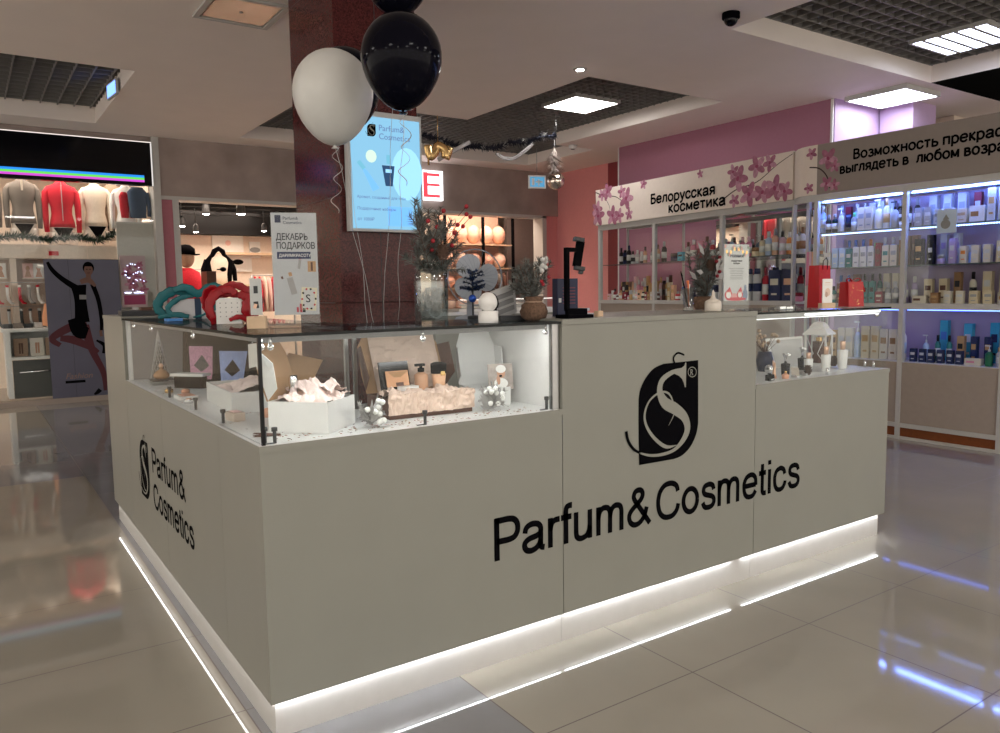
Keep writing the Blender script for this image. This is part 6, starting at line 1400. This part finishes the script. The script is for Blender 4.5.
b.tube(cr([(-.09,0,.03),(-.07,0,-.05),(-.03,0,-.02),(0,0,.03),(.05,-.02,.0),(.06,-.02,-.05),(.09,-.02,.03)], 5), .035, 8, 0, 1, .3); b.make('loops', GOLD, t); B().tube([(-.09,0,.02),(-.085,.0,-.12)], .015, 6, 0, .3).tube([(0,0,.03),(0,0,(GZ-p.z)/1.4)], .003, 4).make('tail', GOLD, t)
p = aty(556, 181, 5.2); t = thing('mirror_ball', 'silver mirrored ball ornament hanging with feathery tinsel', 'ornament', p)
B().sphere((0,0,0), .10, 0, 16).make('ball', mat('ornament_silver', (.8,.7,.62), .12, 1), t); B().lathe([(.02,.096),(.02,.112),(.01,.12)], 10).make('cap', CHROME, t)
b = B()
for k in range(520):
    z = random.uniform(0,.38); a = random.random()*6.3; r = .15*math.sin(PI*max(0,min(1,(.40-z)/.40)))*.9+.01; q = V((-.035+.03*z, 0, z)); d = V((math.cos(a)*r, math.sin(a)*r, -.06)); s = d.cross(V((0,0,1))).normalized()*.009; b.add([q+s, q-s, q+d], [(0,1,2)])
b.make('feather_tinsel', mat('tinsel_pale', (.5,.42,.38), .5, .2), t); B().tube([(0,0,.09),(-.02,0,.35),(-.02,0,CZ-p.z)], .003, 5).make('string', STEEL, t)
p = aty(537, 182, 6.4); t = thing('exit_sign', 'small hanging white and blue exit pictogram sign', 'sign', p, -.35); B().box(-.12,.12,-.01,.01,-.085,.085).make('plate', WHITE, t); b = B().box(-.1,.1,-.0125,-.0105,-.065,.065); o = b.make('blue_field', mat('exit_sky_blue', (.08,.3,.5), .4, emit=(.1,.4,.7), estr=.4), t)
B().box(-.075,-.04,-.014,-.0127,-.045,.045).box(-.02,.07,-.014,-.0127,-.01,.012).box(.01,.03,-.014,-.0127,-.045,.035).make('pictogram', WHITE, o); B().tube([(0,0,.085),(0,0,CZ-p.z)], .004, 5).make('hanging_wire', STEEL, t)
p = aty(573, 148, 5.9); t = thing('smoke_detector', 'small round detector on the ceiling near the silver ball', 'detector', (6.05,6.0,CZ)); B().lathe([(.03,-.05),(.05,-.035),(.055,-.0005)], 16).make('body', WHITE, t); B().lathe([(.02,-.056),(.028,-.051)], 12).make('sensor', DGREY, t)
p = atz(580, 69, CZ); t = thing('downlight', 'small round lit downlight in the ceiling above the tall cabinet', 'light', (p.x,p.y,CZ)); B().lathe([(.035,-.008),(.055,-.006),(.058,-.0003)], 20).make('rim', FRAME, t); B().lathe([(.001,-.012),(.03,-.0115),(.033,-.0085)], 16).make('bulb', emi('downlight_glow', (1,.97,.92), 40), t)
p = atz(731, 13, CZ); t = thing('dome_camera', 'black dome security camera under the ceiling', 'camera', (p.x,p.y,CZ)); B().lathe([(.055,-.04),(.06,-.036),(.06,-.0005)], 24).make('mount', BLACK, t); B().sphere((0,0,-.04), .048, 0, 12).make('dome', BLACKG, t)
t = thing('air_vent', 'square ceiling vent with shiny pale metal plate, top left', 'vent', (1.035,3.37,CZ)); b = B().box(-.25,-.215,-.25,.25,-.018,-.0005).box(.215,.25,-.25,.25,-.018,-.0005).box(-.215,.215,-.25,-.215,-.018,-.0005).box(-.215,.215,.215,.25,-.018,-.0005); b.make('frame', FRAME, t)
B().box(-.2,.2,-.2,.2,-.012,-.004).make('plate', mat('vent_plate', (.8,.66,.56), .25, .55, noise=.1, nscale=4), t); B().lathe([(.012,-.02),(.012,-.0125)], 10).make('screw', STEEL, t)
t = thing('exit_sign', 'small glowing blue direction sign at the left ceiling recess', 'sign', (.66,6.1,CZ+.01), .1); B().box(-.01,.01,-.16,.16,-.05,.09).make('plate', LGREY, t); B().box(-.012,-.0105,-.14,.14,-.035,.075).make('blue_glow', E_EXIT, t); B().box(-.004,.004,-.01,.01,.09,.19).make('bracket', STEEL, t)
# --- television on the column
S0, S1 = 1.222, 1.674
t = thing('wall_screen', 'bright portrait screen with perfume advert on the granite column', 'screen', (1.448,2.195,1.87)); w2, h2 = .232, .335
B().box(-w2,w2,-.055,-.002,-h2,h2).make('housing', LGREY, t)
o = B().box(-w2+.014,w2-.014,-.0575,-.0555,-h2+.016,h2-.03).make('display', emi('screen_sky', (.27,.6,.85), .72), t)
X = V((1,0,0)); Yv = V((0,0,1)); T = lambda x, z, k=.0582: frameM((x,-k,z), X, Yv)
text('screen_text', 'Parfum&\nCosmetics', .047, T(-.045,.232), emi('screen_navy', (.12,.2,.42), .8), o, xs=1.0)
emblem(o, V((-.115,-.0582,.195)), V((.052,0,0)), V((0,0,.068)), 'screen_emblem')
def dd(b, x, z, rx, rz_, mi, k=0): b.prism([(x+rx*math.cos(2*PI*j/20), -.0578-.0004*k, z+rz_*math.sin(2*PI*j/20)) for j in range(20)], (0,.0003,0), mi)
b = B(); dd(b, -.095, .085, .033, .035, 0); dd(b, .13, 0, .1, .15, 1, 0)
def poly(b, pts, mi, k=1): b.prism([(x, -.0578-.0004*k, z) for x, z in pts], (0,.0003,0), mi)
poly(b, [(-.03,.04),(.05,.04),(.035,-.075),(-.01,-.075)], 2, 2); poly(b, [(.0,.05),(.025,.05),(.025,.1),(.0,.1)], 3, 2); poly(b, [(-.008,.0),(.03,.0),(.03,.02),(-.008,.02)], 1, 3)
poly(b, [(-.16,.03),(-.12,-.0),(-.05,-.09),(-.09,-.11)], 4, 1); poly(b, [(-.185,.045),(-.165,.06),(-.13,.02),(-.15,.005)], 3, 2)
poly(b, [(0,-.19),(.16,-.19),(.16,-.30),(0,-.30)], 4, 1)
b.make('screen_picture', [emi('scr_yellow', (.55,.75,.6), 1), emi('scr_pale', (.3,.62,.92), 1), emi('scr_dark', (.02,.08,.2), .6), emi('scr_teal', (.15,.45,.6), .9), emi('scr_blue', (.15,.42,.85), 1.0)], o)
for s5, z, sz in (('Аромат, созданный для тебя', -.15, .022), ('Подарочные наборы', -.215, .024), ('от 1000₽', -.275, .026)): text('screen_text', s5, sz, T(-.19, z, .0586), emi('screen_navy', (.12,.2,.42), .8), o)
B().box(-.02,.02,-.0018,.0,-.02,.02).make('wall_bracket', DGREY, t)
# faint red mark reflected on the column side is left to the granite gloss
# lamps added out of sight to brighten the shop interiors
def strip(x0, x1, y, z, name, e, lab, dy=.1):
    t = thing('ceiling_light', lab, 'light', ((x0+x1)/2, y, z)); h = (x1-x0)/2
    B().box(-h,h,-dy,dy,0,.03).make('housing', FRAME, t); B().box(-h+.01,h-.01,-dy+.01,dy-.01,-.008,-.0005).make('tube', e, t)
strip(-2.4, 1.2, 8.62, 2.93, 'a', emi('added_left_shop_light', (1,.84,.7), 8), 'hidden light panel added over the dressed torsos', .24)
strip(1.7, 3.9, 11.6, 2.86, 'c', emi('added_mid_shop_light', (1,.8,.64), 13), 'hidden warm strip added to brighten the back of the middle shop', .4)
strip(1.7, 5.0, 9.1, 2.8, 'd', emi('added_mid_shop_light', (1,.8,.64), 13), 'hidden warm strip added to brighten the front of the middle shop', .4)
strip(5.8, 7.2, 8.85, 2.8, 'e', emi('added_right_shop_light', (1,.78,.62), 14), 'hidden warm strip added to brighten the pillow rack', .3)
# ================================================================== LIGHT
def ceiling_panel(x0, x1, y0, y1, z, label, m_, slats=False, drop=.03):
    t = thing('ceiling_light', label, 'light', ((x0+x1)/2, (y0+y1)/2, z)); hx, hy = (x1-x0)/2, (y1-y0)/2; w = .02
    B().box(-hx, hx, -hy, -hy+w, -drop, 0).box(-hx, hx, hy-w, hy, -drop, 0).box(-hx, -hx+w, -hy+w, hy-w, -drop, 0).box(hx-w, hx, -hy+w, hy-w, -drop, 0).box(-hx, hx, -hy, hy, .0005, .01).make('frame', FRAME, t)
    B().box(-hx+w, hx-w, -hy+w, hy-w, -drop+.004, -drop+.012).make('diffuser', m_, t)
    if slats:
        b = B()
        for k in range(4):
            y = -hy+w+(k+.75)*(2*hy-2*w)/4.5; b.box(-hx+w, hx-w, y-.015, y+.015, -drop-.004, -drop+.002)
        b.make('louvre', LGREY, t)
ceiling_panel(4.74, 5.37, 4.38, 4.96, GZ-.001, 'bright square light panel set in the metal grille, middle of the ceiling', E_PANEL)
ceiling_panel(6.75, 7.38, 2.02, 2.64, CZ-.001, 'cool white light panel fixed under the ceiling by the lilac wall', E_PANELC, drop=.045)
ceiling_panel(6.0, 6.63, 1.0, 1.61, GZ-.001, 'bluish louvred light panel in the dark grille, top right', emi('lamp_panel_blue', (.72,.8,1), 7), True)
LBL = 'unseen ceiling light panel added to brighten the walkway'
for (x, y) in [(-2.6,-1.8),(-5.2,-1.8),(-3.4,2.0),(-6.2,2.0),(-3.4,5.0),(-.4,-4.6),(2.2,-4.6),(4.8,-4.6),(7.4,-4.6),(-3,-4.6),(3.4,-2.6),(6.2,-2.9),(8.6,-1.2),(.6,-2.9)]:  # unseen panels added to lift floor, counter and bounced ceiling light
    ceiling_panel(x-.3, x+.3, y-.3, y+.3, CZ-.001, LBL, emi('lamp_panel_added', (1,.97,.93), 17))
    for o in list(COL.objects)[-3:]:
        if o.get('category'): o['group'] = 'added unseen ceiling lights'
def area(name, loc, size, e, col, rot=(0,0,0), sy_=None):
    l = bpy.data.lights.new(name, 'AREA'); l.energy = e; l.color = col; l.size = size
    if sy_: l.shape = 'RECTANGLE'; l.size_y = sy_
    o = bpy.data.objects.new(name, l); COL.objects.link(o); o.location = loc; o.rotation_euler = rot
    return o
w = bpy.data.worlds.new('mall_ambience'); sc.world = w; w.use_nodes = True
w.node_tree.nodes['Background'].inputs[0].default_value = (.74,.68,.6,1); w.node_tree.nodes['Background'].inputs[1].default_value = 1.8
sc.view_settings.view_transform = 'Standard'; sc.view_settings.look = 'None'; sc.view_settings.gamma = 1
sc.view_settings.use_curve_mapping = False; sc.view_settings.exposure = .53
sc.cycles.use_denoising = True; sc.cycles.max_bounces = 8; sc.cycles.transparent_max_bounces = 24; sc.cycles.glossy_bounces = 4
sc.cycles.sample_clamp_indirect = 8
